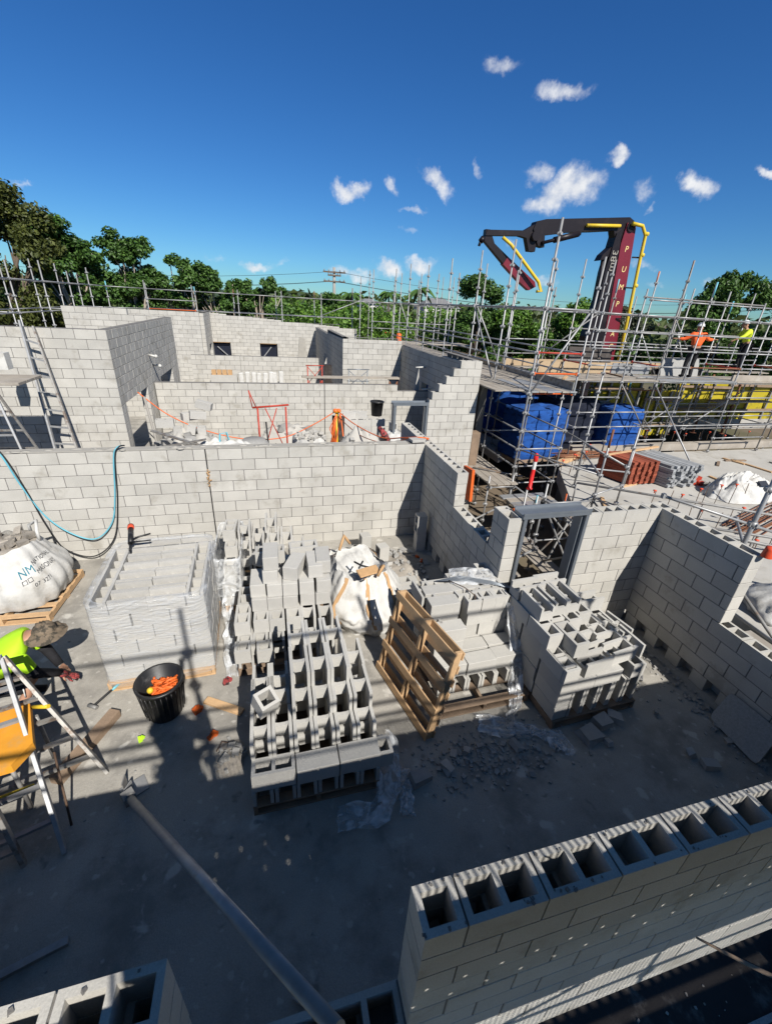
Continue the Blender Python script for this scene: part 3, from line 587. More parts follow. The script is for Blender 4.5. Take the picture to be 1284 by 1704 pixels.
B.planks(4.95,4.35,9.7,5.7,LV(6)+.03,'x',.225); B.planks(9.7,4.35,13.1,5.7,LV(6)+.03,'x',.225,mats=['splank','splank','plank']); B.planks(13.1,4.35,18,5.7,LV(6)+.03,'x',.225)
B.toe((6.0,5.8,LV(6)+.07),(8.9,5.8,LV(6)+.07),.36,'ply'); B.toe((8.95,5.8,LV(6)+.07),(10.6,5.8,LV(6)+.07),.36,'alu'); B.toe((10.7,5.79,LV(6)+.07),(13.0,5.79,LV(6)+.07),.22,'black'); B.toe((13.0,4.55,LV(6)+.07),(15.2,4.55,LV(6)+.07),.2,'plank')
B.brace((9.6,4.36,2.45),(9.5,1.65,.1)); B.brace((9.7,5.75,LV(3)),(10.9,5.75,LV(6))); B.brace((11.3,5.75,LV(3)),(12.3,5.75,LV(6))); B.brace((13.1,5.75,LV(10)),(15.4,5.75,LV(7))); B.brace((10.9,5.75,LV(10)),(13,5.75,LV(7)))
for i,x in enumerate((7.6,8.9,10.3,11.9,12.6,14.2,16.5)): B.std(x,6.15+(i%2)*.35,0,(2.2,5.6,2.3,5.3,2.2,5.2,5.0)[i],mat='galvd' if i%2 else 'galv')
for i in range(len(XR)-1):
    for k in (7,8,10): 
        if (i+k)%3: B.led((XR[i],5.75,LV(k)),(XR[i+1],5.75,LV(k)),mat='rust' if (i*k)%5==2 else 'galvd')
for (a,b) in (((7.0,5.6,LV(10)),(9.6,5.6,LV(7))),((9.8,5.6,LV(7)),(11.3,5.6,LV(10))),((13.1,6.2,LV(10)),(15.3,6.2,LV(8))),((11.4,6.3,LV(7)),(12.9,6.3,LV(10))),((15.5,4.5,LV(9)),(17.8,4.5,LV(7))),((8.2,4.4,LV(6)),(9.6,4.4,LV(9)))): B.brace(a,b,'galvd')
for (x0,x1,y,z) in ((11.6,13.2,6.4,.62),(13.4,15.3,6.2,1.15),(8.0,9.4,5.9,LV(8)),(14.6,17.6,5.9,LV(8))): B.planks(x0,y,x1,y+.45,z,'x',.225,mats=['plank','oldpine'])
for (x,y) in ((6.0,4.2),(6.1,5.9)): B.std(x,y,GB,2.4)
K=Scaf('rear scaffold row of tall uprights and rails behind the high deck',(12,7.6,GB))
XK=[5.6,7.4,9.2,11.0,12.8,14.6,16.4,18.2]
for i,x in enumerate(XK):
    K.std(x,7.5+(i%2)*.3,GB,(5.7,5.3,5.9,5.2,5.75,5.35,5.6,5.2)[i],mat='galvd' if i%3==1 else 'galv')
    if i<7:
        for k in (2,4,5,6): K.led((x,7.5+(i%2)*.3,LV(k)),(XK[i+1],7.5+((i+1)%2)*.3,LV(k)),mat='galvd' if k==5 else 'galv')
K.planks(5.6,7.0,18.2,7.45,LV(6)+.03,'x',.225); K.brace((7.4,7.8,LV(5)),(9.2,7.5,LV(2)),'galvd'); K.brace((12.8,7.5,LV(2)),(14.6,7.8,LV(5)),'galvd')
K.toe((5.6,7.5,LV(6)+.07),(12.8,7.5,LV(6)+.07),.25,'ply')
# front tower over the low slab and trench
D=Scaf('short scaffold tower of crossing tubes in the trench behind the door frame wall',(4.2,-.2,GB))
for x,y,zt in ((4.51,.22,2.15),(5.67,.66,2.05),(3.15,.25,.9),(4.55,-2.2,.7),(3.1,-2.1,.7),(5.3,1.9,2.3),(5.89,2.6,3.3),(6.6,1.5,1.2)): D.std(x,y,GB if x<4.4 else 0,zt)
for a,b in (((3.15,.25,.4),(4.51,.22,.4)),((3.15,.25,-.6),(4.51,.22,-.6)),((4.51,.22,.565),(5.67,.66,.565)),((4.51,.22,1.06),(5.3,1.9,1.06)),((3.1,-2.1,.45),(4.55,-2.2,.45)),((3.15,.25,.5),(3.1,-2.1,.5)),((4.51,.22,.5),(4.55,-2.2,.5)),((5.67,.66,1.06),(5.89,2.6,1.06)),((3.54,2.3,1.06),(4.51,.22,1.06)),((4.87,2.3,1.55),(5.67,.66,1.06)),((4.87,2.3,.565),(6.6,1.5,.565)),((2.9,-1.0,.75),(5.2,-1.35,.75))): D.led(a,b)
for a,b in (((3.15,.25,-1.2),(4.51,.22,.4)),((4.51,.22,-1.0),(3.15,.25,.4)),((3.1,-2.1,-1.2),(3.15,.25,.45)),((3.12,-1.9,.4),(3.15,.2,-1.2)),((4.5,-2.1,-.4),(4.5,.2,.4)),((3.15,-1.2,-1.3),(4.4,-.9,.3)),((4.2,-1.5,-1.3),(3.2,-.6,.4)),((2.85,-.5,-1.3),(3.9,.0,.45))): D.brace(a,b,'galvd')
D.planks(2.85,-.9,3.4,1.2,-.9,'y',.25); D.planks(3.3,-2.9,3.75,-.8,-.45,'y',.225)
# heavy raking tube and near upright beside the right wall
E_=Scaf('thick near scaffold upright with clamp rising behind the right wall end',(3.2,-4,GB))
E_.std(3.16,-3.98,GB,4.4,r=.03); E_.led((3.16,-3.98,1.75),(5.0,-2.6,1.3)); E_.led((3.16,-3.98,.8),(3.0,-6.5,.8)); E_.brace((3.16,-4.1,1.2),(3.9,-5.6,-.3),'galvd'); E_.led((2.75,-2.9,2.02),(4.7,-3.6,1.5)); E_.planks(3.0,-6.5,3.75,-4.2,.35,'y',.24)
# rear scaffold beyond the far walls
F=Scaf('rear scaffold of uprights and guard rails beyond the far window wall',(-2,22,GB))
XE=[-9.4,-6.9,-4.6,-2.15,.2,2.6]
for i,x in enumerate(XE):
    F.std(x,22.4,GB,4.85+(.4 if i>4 else rnd(-.1,.15)),mat='galv'); F.std(x+.3,21.3,GB,4.75+(1.1 if i>4 else rnd(-.1,.1)))
for i in range(len(XE)-1):
    for k in (2,4): F.led((XE[i]+.3,21.3,LV(k)),(XE[i+1]+.3,21.3,LV(k)),mat='orange' if (i==0 and k==4) else 'galv')
    F.led((XE[i],22.4,LV(4)),(XE[i+1],22.4,LV(4)))
F.led((-9.1,21.3,LV(3)),(-6.6,21.3,LV(3))); F.planks(-9.4,21.4,2.8,22.3,LV(6),'x',.3); F.brace((.3,21.3,LV(4)),(2.8,21.3,LV(2)))
G=Scaf('tall-topped scaffold uprights behind the far end of the buildings',(3.5,23,GB))
XG=[3.0,4.6,6.2,7.8]
for i,x in enumerate(XG):
    G.std(x,18.2+i*.1,GB,5.9+rnd(-.2,.3)); G.std(x+.5,21.5,GB,6.1+rnd(-.2,.3),mat='galvd')
for i in range(3):
    for k in (2,4): G.led((XG[i],18.2,LV(k)),(XG[i+1],18.2,LV(k)))
    G.led((XG[i]+.5,21.5,LV(2)),(XG[i+1]+.5,21.5,LV(2))); G.led((XG[i]+.5,21.5,LV(5)),(XG[i+1]+.5,21.5,LV(5)))
G.led((2.9,21.3,LV(2)),(3.5,21.5,LV(2))); G.planks(2.8,16.2,8.4,18.1,LV(6),'x',.4); G.brace((4.6,18.2,LV(2)),(5.3,18.2,LV(5)),'galv')
# left scaffold
I=Scaf('left scaffold of leaning-looking uprights and rails in front of the dark trees',(-11,12,GB))
YI=[5.6,8.0,10.4,12.8,15.2,17.6,20.0]
for i,y in enumerate(YI):
    I.std(-11.9,y,GB,4.95+rnd(-.1,.4)); I.std(-10.65,y,GB,4.75+rnd(-.1,.5),mat='galv')
for i in range(len(YI)-1):
    for k in (2,4): I.led((-10.65,YI[i],LV(k)),(-10.65,YI[i+1],LV(k)))
    for k in (2,4,6): I.led((-11.9,YI[i],LV(k)),(-11.9,YI[i+1],LV(k)))
for y in YI: I.led((-11.9,y,LV(6)),(-10.65,y,LV(6)),name='transom'); 
for y in YI[2::2]: I.led((-11.9,y,LV(4)),(-10.65,y,LV(4)),name='transom')
I.led((-10.65,20,LV(2)),(-9.1,21.3,LV(2))); I.led((-10.65,20,LV(4)),(-9.1,21.3,LV(4))); I.brace((-11.9,8,LV(6)),(-11.9,10.4,LV(2)),'galvd'); I.planks(-11.8,5.6,-10.7,20,LV(6)+.03,'y',.28)
# scaffold the photographer stands on (its deck edge shows at the bottom right)
J=Scaf('scaffold deck along the bottom right edge that the photographer stands on',(-2.4,-8,GB))
for x in (-7.25,-4.85,-2.45,-.05,2.35): J.std(x,-8.72,GB,6.2)
for x0,x1 in ((-7.25,-4.85),(-4.85,-2.45),(-2.45,-.05),(-.05,2.35)):
    for z in (4.17,4.33,4.62,5.56): J.led((x0,-8.72,z),(x1,-8.72,z))
for x in (-7.25,-4.85,-2.45,-.05,2.35): J.led((x,-8.7,2.36),(x,-7.3,2.36),name='transom')
m=MB(); m.bx(-8.2,-7.52,2.41,3.0,-7.23,2.448); m.build('deck_board','deck',J.t)
m=MB(); m.bx(-8.2,-7.40,2.4485,3.0,-7.385,2.452); m.build('deck_seam','granite',J.t)
m=MB(); m.bx(-8.2,-8.75,2.41,3.0,-8.29,2.448); m.build('deck_board','deck',J.t)
def perf(mb,x0,x1,y0,y1,z,px,py,h):
    xs=[x0];
    while xs[-1]+px<x1: xs+=[xs[-1]+px-h,xs[-1]+px]
    ys=[y0]
    while ys[-1]+py<y1: ys+=[ys[-1]+py-h,ys[-1]+py]
    if ys[-1]<y1-.01: ys.append(y1)
    nx=len(xs); vs=[V((x,y,z)) for y in ys for x in xs]; fs=[]
    for j in range(len(ys)-1):
        for i in range(nx-1):
            if i%2==1 and j%2==1: continue
            fs.append((j*nx+i,j*nx+i+1,(j+1)*nx+i+1,(j+1)*nx+i))
    mb.add(vs,fs)
m=MB(); perf(m,-8.2,3.0,-8.285,-7.525,2.435,.20,.19,.015); m.build('perforated_plank','splank',J.t)
m=MB()
for k in range(28): m.tube((-3.0,-8.74,1.62+k*.03),(3.0,-8.74,1.62+k*.03),.0045,4)
for k in range(150): m.tube((-3.0+k*.04,-8.74,1.60),(-3.0+k*.04,-8.74,2.44),.0045,4)
m.build('mesh_guard','galvd',J.t); m=MB()
for k in range(150): m.bx(-3.0+k*.04,-8.752,3.82,-3.0+k*.04+.017,-8.742,4.12)
for z in (3.84,4.11): m.bx(-3.0,-8.765,z-.015,3.0,-8.753,z+.015)
m.build('upper_mesh_guard','galvd',J.t); J.toe((-3.2,-8.76,3.34),(3.0,-8.76,3.34),.46,'oldpine'); J.led((-3,-8.70,2.1),(3,-8.70,2.1)); J.brace((-2.45,-8.7,1.6),(-.3,-8.7,2.5))  # unseen; board added to shade the deck front, bars shaped to stripe wall top
m=MB()
for k in range(260):
    x=rnd(-2.3,1.2); y=rnd(-7.5,-7.28); 
    if random.random()<.4: y=-7.44+rnd(-.01,.01)
    m.rock((x,y,2.449),rnd(.0015,.006),k)
tag(m.build('deck_debris','rubble',J.t),kind='stuff')
m=MB(); m.beam((-1.34,-7.35,2.475),(-1.00,-7.27,2.475),.10,.045); tag(m.build('timber_offcut','oldpine'),'brown timber offcut lying on the dark deck at the bottom right corner','timber')
m=MB(); m.path([(-1.56,-7.19,2.47),(-1.46,-7.28,2.475),(-1.34,-7.37,2.47),(-1.2,-7.45,2.46)],[.004,.007,.008,.008],6); tag(m.build('stick','oldpine'),'thin dark stick poking over the deck edge at bottom right','stick')
# raker prop from base plate up to the deck
t=thing('raker_prop','long grey steel prop slanting up from its base plate at lower left to the deck','prop',(-4.42,-4.6,0))
foot=V((-4.38,-4.66,.10)); top=V((-2.83,-6.80,1.55)); dr=(top-foot)
m=MB(); m.tube(foot,foot+dr*1.05,.036,16); m.build('prop_tube','galv',t)
m=MB(); m.tube(foot-dr*.035,foot+dr*.02,.05,10); m.box(foot+V((0,0,0)),(.10,.10,.10),Matrix.Rotation(.6,3,'Z')); m.bx(-4.46,-4.56,.012,-4.45,-4.46,.16); m.build('prop_shoe','galvd',t)
m=MB(); m.box((-4.38,-4.52,.006),(.22,.17,.012),Matrix.Rotation(.5,3,'Z')); m.beam((-4.45,-4.62,.0),(-4.40,-4.5,.0),.012,.22); m.build('base_plate','galv',t)

# ------------------------------------------------------------------ concrete pump boom and what stands behind the right scaffold
t=thing('concrete_pump','maroon concrete pump boom folded over above the scaffold with yellow delivery pipe','concrete pump',(14.6,13,-1.5))
def slabpoly(mb,pts,y0,dy): mb.prism([(x,y0,z) for x,z in pts],(0,dy,0))
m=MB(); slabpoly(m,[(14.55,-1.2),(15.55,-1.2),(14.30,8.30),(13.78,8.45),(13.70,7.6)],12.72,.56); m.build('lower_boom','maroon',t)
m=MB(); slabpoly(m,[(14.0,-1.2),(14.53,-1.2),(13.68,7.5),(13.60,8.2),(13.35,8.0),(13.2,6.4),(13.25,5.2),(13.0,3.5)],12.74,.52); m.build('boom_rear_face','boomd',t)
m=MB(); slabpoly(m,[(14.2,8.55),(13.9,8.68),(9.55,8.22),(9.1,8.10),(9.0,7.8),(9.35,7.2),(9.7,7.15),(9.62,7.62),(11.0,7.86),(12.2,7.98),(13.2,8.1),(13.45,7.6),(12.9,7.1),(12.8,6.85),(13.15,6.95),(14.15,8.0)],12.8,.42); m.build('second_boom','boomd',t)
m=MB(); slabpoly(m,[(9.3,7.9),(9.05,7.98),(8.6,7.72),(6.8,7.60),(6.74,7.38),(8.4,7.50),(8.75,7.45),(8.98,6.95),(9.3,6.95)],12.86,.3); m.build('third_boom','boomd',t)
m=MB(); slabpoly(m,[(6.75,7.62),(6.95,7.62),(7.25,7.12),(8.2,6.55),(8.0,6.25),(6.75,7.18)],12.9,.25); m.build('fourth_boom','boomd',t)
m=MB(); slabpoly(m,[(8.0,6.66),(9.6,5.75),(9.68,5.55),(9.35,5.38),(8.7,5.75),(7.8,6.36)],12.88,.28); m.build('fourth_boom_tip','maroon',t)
m=MB(); m.tube((9.5,12.75,7.3),(11.4,12.75,7.82),.07,8); m.tube((10.1,12.75,7.46),(11.3,12.75,7.8),.13,10); m.build('hydraulic_ram','boomd',t)
m=MB(); m.tube((13.1,12.98,7.0),(13.3,12.98,5.2),.09,8); m.build('hydraulic_ram','boomd',t)
m=MB(); m.path([(7.5,12.7,7.35),(7.9,12.6,7.1),(9.6,12.6,5.75),(9.85,12.6,5.35),(9.6,12.6,5.35)],.07,10); m.build('delivery_pipe','yellow',t)
m=MB(); m.path([(13.9,12.55,8.4),(14.45,12.5,8.35),(14.75,12.5,8.0),(14.8,12.5,7.2),(15.0,12.5,4.8),(15.3,12.5,.8)],.078,10); 
for z in (8.05,7.2,5.9,4.6,3.3,2.2): m.lathe((14.86+.05*(7.2-z)*1.6,12.5,z),[(.078,-.08),(.115,-.05),(.115,.05),(.078,.08)],10)
m.build('delivery_pipe','yellow',t)
m=MB(); m.path([(11.6,12.7,8.15),(13.4,12.7,8.28)],.07,8); m.build('delivery_pipe','yellow',t)
m=MB(); m.tube((6.72,13,7.3),(6.6,13,7.15),.12,8); m.tube((6.6,13,7.15),(6.55,13,6.98),.06,8); 
for z in (7.1,5.8,4.4,3.0): m.beam((14.5,12.7,z),(14.95,12.55,z),.06,.06)
m.tube((14.0,12.66,8.3),(14.0,13.3,8.3),.22,12); m.tube((9.15,12.7,7.55),(9.15,13.35,7.55),.2,12); m.build('pivot_bracket','boomd',t)
m=MB()
for ch,z in zip('PUMPACTION',(7.45,6.62,5.85,5.1,3.72,3.1,2.5,1.95,1.4,.95)):
    vs,fs=text_mesh(ch,.36); cx=14.12+(7.6-z)*.118; m.add([V((cx+v.x-.15+.2*v.y*.35,12.712,z-.16+v.y)) for v in vs],fs)
m.build('boom_lettering','gold',t)
m=MB(); vs,fs=text_mesh('38m',.52); m.add([V((13.55-v.y*.82+ (7.55-(7.55-v.x))*-.10+.12,12.728,7.35-v.x)) for v in vs],fs); m.build('boom_size_marking','greyl',t)
# blue mesh-wrapped stacks
def meshstack(c,sx,sy,z0,z1,label,rz,mat='blue'):
    t=thing('mesh_wrapped_stack',label,'wrapped stack',(c[0],c[1],z0),'blue mesh wrapped stacks'); R=Matrix.Rotation(rz,3,'Z')
    def fn(u,v):
        a=2*PI*u; ca,sa=math.cos(a),math.sin(a); k=(abs(ca)**8+abs(sa)**8)**(-1/8); p=V((ca*k*sx,sa*k*sy,0)); p=R@p
        tr=v*4.0%1.0; f=.97+.04*math.sin(PI*tr)**.4+.05*mnoise.noise(V((p.x*2.3,p.y*2.3,v*5+c[0])))+.03*mnoise.noise(V((p.x*7,p.y*7,v*12+c[0])))-(.10*max(0,v-.95)*4)
        return V((c[0]+p.x*f,c[1]+p.y*f,z0+(z1-z0)*v))
    m=MB(); m.grid(fn,80,64,True); m.build('mesh_skirt',mat,t)
    m=MB(); m.grid(lambda u,v:V((c[0],c[1],0))+R@V((sx*.84*v*(lambda q:math.cos(q)*(abs(math.cos(q))**8+abs(math.sin(q))**8)**(-1/8))(2*PI*u),sy*.84*v*(lambda q:math.sin(q)*(abs(math.cos(q))**8+abs(math.sin(q))**8)**(-1/8))(2*PI*u),z1-.01+.04*(1-v**2)+.06*mnoise.noise(V((v*3*math.cos(2*PI*u)+c[0],v*3*math.sin(2*PI*u),2)))*(1-v**4))),48,12,True); m.build('stack_top',mat,t)
    m=MB(); m.box((c[0],c[1],z0-.06),(sx*2,sy*2,.12),R); m.build('base_bearer','oldpine',t); return t
meshstack((5.75,5.0),.98,.6,.0,1.62,'large bright blue mesh-wrapped stack behind the red bollard',.12)
meshstack((9.35,5.35),.72,.55,.0,1.55,'narrow bright blue mesh-wrapped stack beside the yellow forms',.05)
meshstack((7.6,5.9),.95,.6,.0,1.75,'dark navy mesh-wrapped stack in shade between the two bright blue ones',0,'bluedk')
meshstack((6.6,7.6),1.3,.7,.0,2.3,'tall blue mesh-wrapped stack under the deck behind the large one',.1)
meshstack((4.35,9.6),.9,1.6,-.5,2.2,'blue mesh hung under the deck next to the toothed wall',0)
# yellow wall forms
for i,(x0,x1,y,z0,z1,lb) in enumerate(((9.0,11.3,6.6,.75,2.30,'yellow formwork panel under the deck nearest the maroon boom'),(11.4,13.3,6.5,.1,1.9,'stained yellow formwork panel standing behind the raking brace'),(13.5,16.2,6.9,.8,2.35,'bright yellow formwork panel in the middle of the right scaffold bay'),(16.3,20,7.0,.6,2.4,'yellow formwork panel at the right edge under the deck'))):
    t=thing('formwork_panel',lb,'formwork',((x0+x1)/2,y,z0),'yellow formwork panels')
    m=MB(); m.grid(lambda u,v:V((x0+(x1-x0)*u,y+.06*mnoise.noise(V((u*6,v*3,i*3.1))),z0+(z1-z0)*v)),24,10,smooth=True); m.bx(x0,y+.1,z0,x1,y+.14,z1); m.build('panel','ytarp',t)
    for k in range(4): m=MB(); q=x0+.15+(x1-x0-.3)*k/3; m.beam((q,y-.07,z0),(q+rnd(-.1,.1),y-.07,z1),.06,.08); m.build('soldier','galvd',t)
    for (a_,b_) in ((z0+.4,z0+.45),(z1-.3,z1-.35)): m=MB(); m.beam((x0,y-.12,a_),(x1,y-.12,b_),.06,.1); m.build('waler','oldpine',t)
# upper edge beam / ply boundary behind
m=MB(); m.bx(7.4,8.4,.02,24,8.7,.42); tag(m.build('edge_beam','slab'),'long pale concrete edge beam under the right scaffold','concrete beam')
m=MB(); m.bx(7.3,4.75,.0,20,5.0,.26); tag(m.build('form_board','plank'),'long pale form board along the back of the light concrete slab','board')
# dark props under the deck in the trench bay
for i,(x,y) in enumerate(((12.2,6.6),(13.6,6.9),(15.2,7.0),(16.6,6.8))):
    m=MB(); m.tube((x,y,0),(x,y,1.2),.05,8); m.tube((x,y,1.2),(x,y,2.5),.038,8); m.box((x,y,.01),(.2,.2,.02)); m.box((x,y,1.2),(.16,.1,.1)); tag(m.build('steel_prop','rust'),'rusty adjustable steel prop under the right deck','prop','props under the deck')
# worker-side bits: dark sheets on the deck
for (x0,x1,y,z,lb) in ((7.6,9.4,6.4,2.95,'black folded form sheet standing on the high deck behind the rails'),(10.9,12.6,5.5,2.75,'grey sheet leaning in front of the worker in orange')):
    m=MB(); m.prism([(x0,y,z-.3),(x1,y,z-.3),(x1+.1,y+.25,z+.45),(x0+.05,y+.25,z+.45)],(0,.03,0)); tag(m.build('form_sheet','formply' if x0<9 else 'granite'),lb,'sheet')
# red bollard
t=thing('bollard','red flexible bollard with white band on the low platform','bollard',(3.95,2.0,.2))
m=MB(); m.lathe((3.95,2.0,.0),[(.09,0),(.085,.03),(.055,.05),(.055,.55),(.05,.58)],14); m.lathe((3.95,2.0,.0),[(.05,.80),(.062,.82),(.062,.95),(.045,1.0),(.02,1.03),(.0,1.03)],14); m.build('post','bollard',t)
m=MB(); m.lathe((3.95,2.0,.0),[(.05,.57),(.052,.8)],14); m.build('band','print',t)
# orange sheet by the shaded wall
m=MB(); m.box((.33,-1.35,1.70),(.05,.34,.55),Matrix.Rotation(-.1,3,'X')); tag(m.build('orange_sheet','orange'),'small bright orange panel standing just behind the stepped shaded wall','panel')
# brick and timber packs on the light slab
t=thing('timber_pack','pack of rusty red formwork beams end-on beside grey timber on the slab','timber pack',(7.6,1.9,0))
m=MB()
for k in range(9):
    for j in range(5): m.box((7.0+j*.2+rnd(-.02,.02),2.35-.0,.08+k*.075),(.17,1.1,.068),Matrix.Rotation(.25,3,'Z'))
m.build('red_beams','brick',t)
m=MB()
for k in range(8):
    for j in range(7): m.box((8.05+j*.165+rnd(-.02,.02),2.25+rnd(-.05,.05),.06+k*.08),(.155,1.5+rnd(-.1,.1),.07),Matrix.Rotation(.25,3,'Z'))
m.build('grey_boards','tgrey',t)
m=MB(); m.beam((6.8,1.75,.02),(9.2,2.3,.02),.09,.05); m.beam((6.6,2.5,.72),(9.2,3.15,.72),.08,.05); m.build('bearer','pine',t)
# white tarp-covered bag on the slab
def bagmesh(c,rx,ry,h,sd,flat=2.6,wr=.10,top=.55,n=48,mrows=24,topz=None):
    def fn(u,v):
        a=2*PI*u; ca,sa=math.cos(a),math.sin(a); k=(abs(ca)**flat+abs(sa)**flat)**(-1/flat)
        pr=(1-v**3*(1-top)); pr*=.86+.14*math.sin(PI*min(1,v*1.35))
        w_=wr*(mnoise.noise(V((ca*2.2+sd,sa*2.2,v*2)))+.5*mnoise.noise(V((ca*6+sd,sa*6,v*3.5)))+.25*math.sin(a*17+v*5+sd))
        return V((c[0]+rx*ca*k*pr*(1+w_),c[1]+ry*sa*k*pr*(1+w_),c[2]+h*v*(1+.12*mnoise.noise(V((ca*1.5+sd,sa*1.5,7))))))
    m=MB(); m.grid(fn,n,mrows,True); return m,fn
t=thing('covered_bag','white plastic sheeting heaped over material on the right slab','bag',(10.0,.9,0))
m=MB(); m.grid(lambda u,v:(lambda a,r:V((10.0+1.15*r*math.cos(a)*(1+.18*mnoise.noise(V((math.cos(a)*2,math.sin(a)*2,3)))),.75+.62*r*math.sin(a)*(1+.2*mnoise.noise(V((math.cos(a)*2,math.sin(a)*2,9)))),max(.01,.62*(1-r**2.4)*(1+.5*mnoise.noise(V((r*math.cos(a)*3.2,r*math.sin(a)*3.2,1))))+(.10*abs(mnoise.noise(V((r*math.cos(a)*7,r*math.sin(a)*7,4))))+.05*abs(mnoise.noise(V((r*math.cos(a)*16,r*math.sin(a)*16,4)))))*(1 if r<.97 else 0)))))(2*PI*u,max(.001,v)),96,48,True); m.build('sheeting','bagw',t)
m=MB(); m.box((10.1,.35,.52),(.28,.02,.16),Matrix.Rotation(-.9,3,'X')); m.build('print_patch','navy',t)
t=thing('covered_bag','small white plastic sheet bundle at the right edge below the larger one','bag',(5.6,-3.6,.0))
m,fn=bagmesh((5.4,-3.7,.0),.7,.6,.5,5,2,.16,.3); m.build('sheeting','bagw',t)
# planks and tubes in the trench right behind the door frame
D.planks(.5,-1.9,2.6,-1.2,-.95,'x',.24); D.planks(1.6,-1.0,2.1,1.6,-.7,'y',.24)
for a,b in (((.6,-2.0,-1.3),(2.6,.6,-.1)),((2.6,-2.0,-1.3),(.7,.4,-.1)),((.6,-.6,-1.2),(2.5,-.7,-.2)),((.7,.5,-.35),(2.9,.4,-.35)),((.6,-1.6,-.4),(2.9,-1.7,-.4)),((1.2,1.8,-1.3),(2.6,-.4,-.2)),((2.7,1.5,-.3),(.6,1.4,-1.2)),((1.4,-1.9,-1.3),(2.2,.2,.0))): D.brace(a,b,'galvd')
for x,y in ((.7,.45),(2.75,.4),(1.7,-.6),(2.7,-1.7)): D.std(x,y,GB,.05 if x<2.7 else .7)
# starter bars with caps
k=0
for (x0,y0,x1,y1,n_) in ((4.9,-.6,9.2,-.9,14),(6.3,.2,9.6,.3,8),(9.2,5.6,16,5.2,12),(5.4,2.6,7.6,4.1,8),(5.0,-2.5,7.5,-2.0,8)):
    for i in range(n_):
        x=x0+(x1-x0)*i/(n_-1)+rnd(-.1,.1); y=y0+(y1-y0)*i/(n_-1)+rnd(-.1,.1); h=rnd(.38,.6)
        m=MB(); m.tube((x,y,-.05),(x+rnd(-.03,.03),y+rnd(-.03,.03),h),.0085,6); c=i%3!=1 and n_!=14 or (n_==14 and i%3==0)
        t=m.build('starter_bar','rebar',None,(x,y,0)); k+=1
        tag(t,('thin steel starter bar with red mushroom cap standing out of the right slab' if c else 'thin bare steel starter bar standing out of the right slab'),'rebar','starter bars in the right slab')
        if c: m=MB(); m.lathe((x,y,h),[(.014,-.06),(.016,-.01),(.045,0),(.045,.015),(.0,.025)],10); m.build('bar_cap','cap',t)
# rusty reinforcement lying on slab
t=thing('reinforcing_bundle','bundle of rusty reinforcing bars lying on the slab at the right edge','rebar bundle',(8.6,-1.0,0))
m=MB()
for i in range(16): m.tube((7.6+rnd(-.2,.1),-1.5+i*.05,.03+rnd(0,.06)),(10.2+rnd(-.2,.3),-.6+i*.05,.03+rnd(0,.06)),.014,6)
m.build('bars','rust',t)
t=thing('reinforcing_bundle','bundle of brown reinforcing bars lying on boards beside the large blue mesh stack','rebar bundle',(7.4,4.6,0))
m=MB()
for i in range(18): m.tube((6.3+rnd(-.1,.1),3.9+i*.05,.05+rnd(0,.12)),(8.6+rnd(-.3,.3),4.2+i*.05,.05+rnd(0,.12)),.016,6)
m.build('bars','rust',t)
m=MB(); m.prism([(6.0,3.55,.03),(7.7,4.45,.03),(7.6,4.65,.03),(5.9,3.75,.03)],(0,0,.1)); tag(m.build('form_board','pine'),'pale timber form board lying under the brown bars','board')
# long tubes lying over the slab near the wall
for (p,q,r_,mt,lb) in (((4.6,1.0,.55),(9.2,-2.2,.55),.03,'galvd','long dark tube handrail above the slab behind the door frame wall'),((3.0,-1.7,1.2),(6.5,-4.2,1.0),.03,'galvd','dark tube rail crossing above the right wall top'),((5.2,-1.0,.45),(8.4,-2.9,.45),.03,'galvd','lower dark tube rail on the slab near the thick upright')):
    m=MB(); m.tube(p,q,r_,8); 
    for e in (p,q,(V(p)+V(q))/2): m.tube((e[0],e[1],-.01),(e[0],e[1],e[2]),.022,6)
    tag(m.build('tube_rail',mt),lb,'rail')
m=MB(); m.tube((9.5,1.6,.0),(9.5,1.6,.12),.10,10); m.box((9.42,1.72,.12),(.25,.2,.24)); tag(m.build('brace_foot','red'),'red painted foot block of the raking brace on the slab','foot block')
m=MB(); m.lathe((2.55,-4.62,2.0),[(.06,0),(.06,.02),(.05,.1),(.045,.13),(0,.13)],14); tag(m.build('red_cup','cap'),'small red plastic cap on top of the right wall end','cap')
# concrete column bases
for (x,y,h,r_) in ((3.25,4.3,2.4,.11),(2.85,3.6,1.2,.13)):
    m=MB(); m.box((x,y,h/2-.6),(r_*2,.3,h+1.2),None,.01); tag(m.build('concrete_post' if h>2 else 'timber_post','slabe' if h>2 else 'oldpine'),'grey square post under the deck beside the toothed wall' if h>2 else 'brown timber post under the deck beside the toothed wall','post')

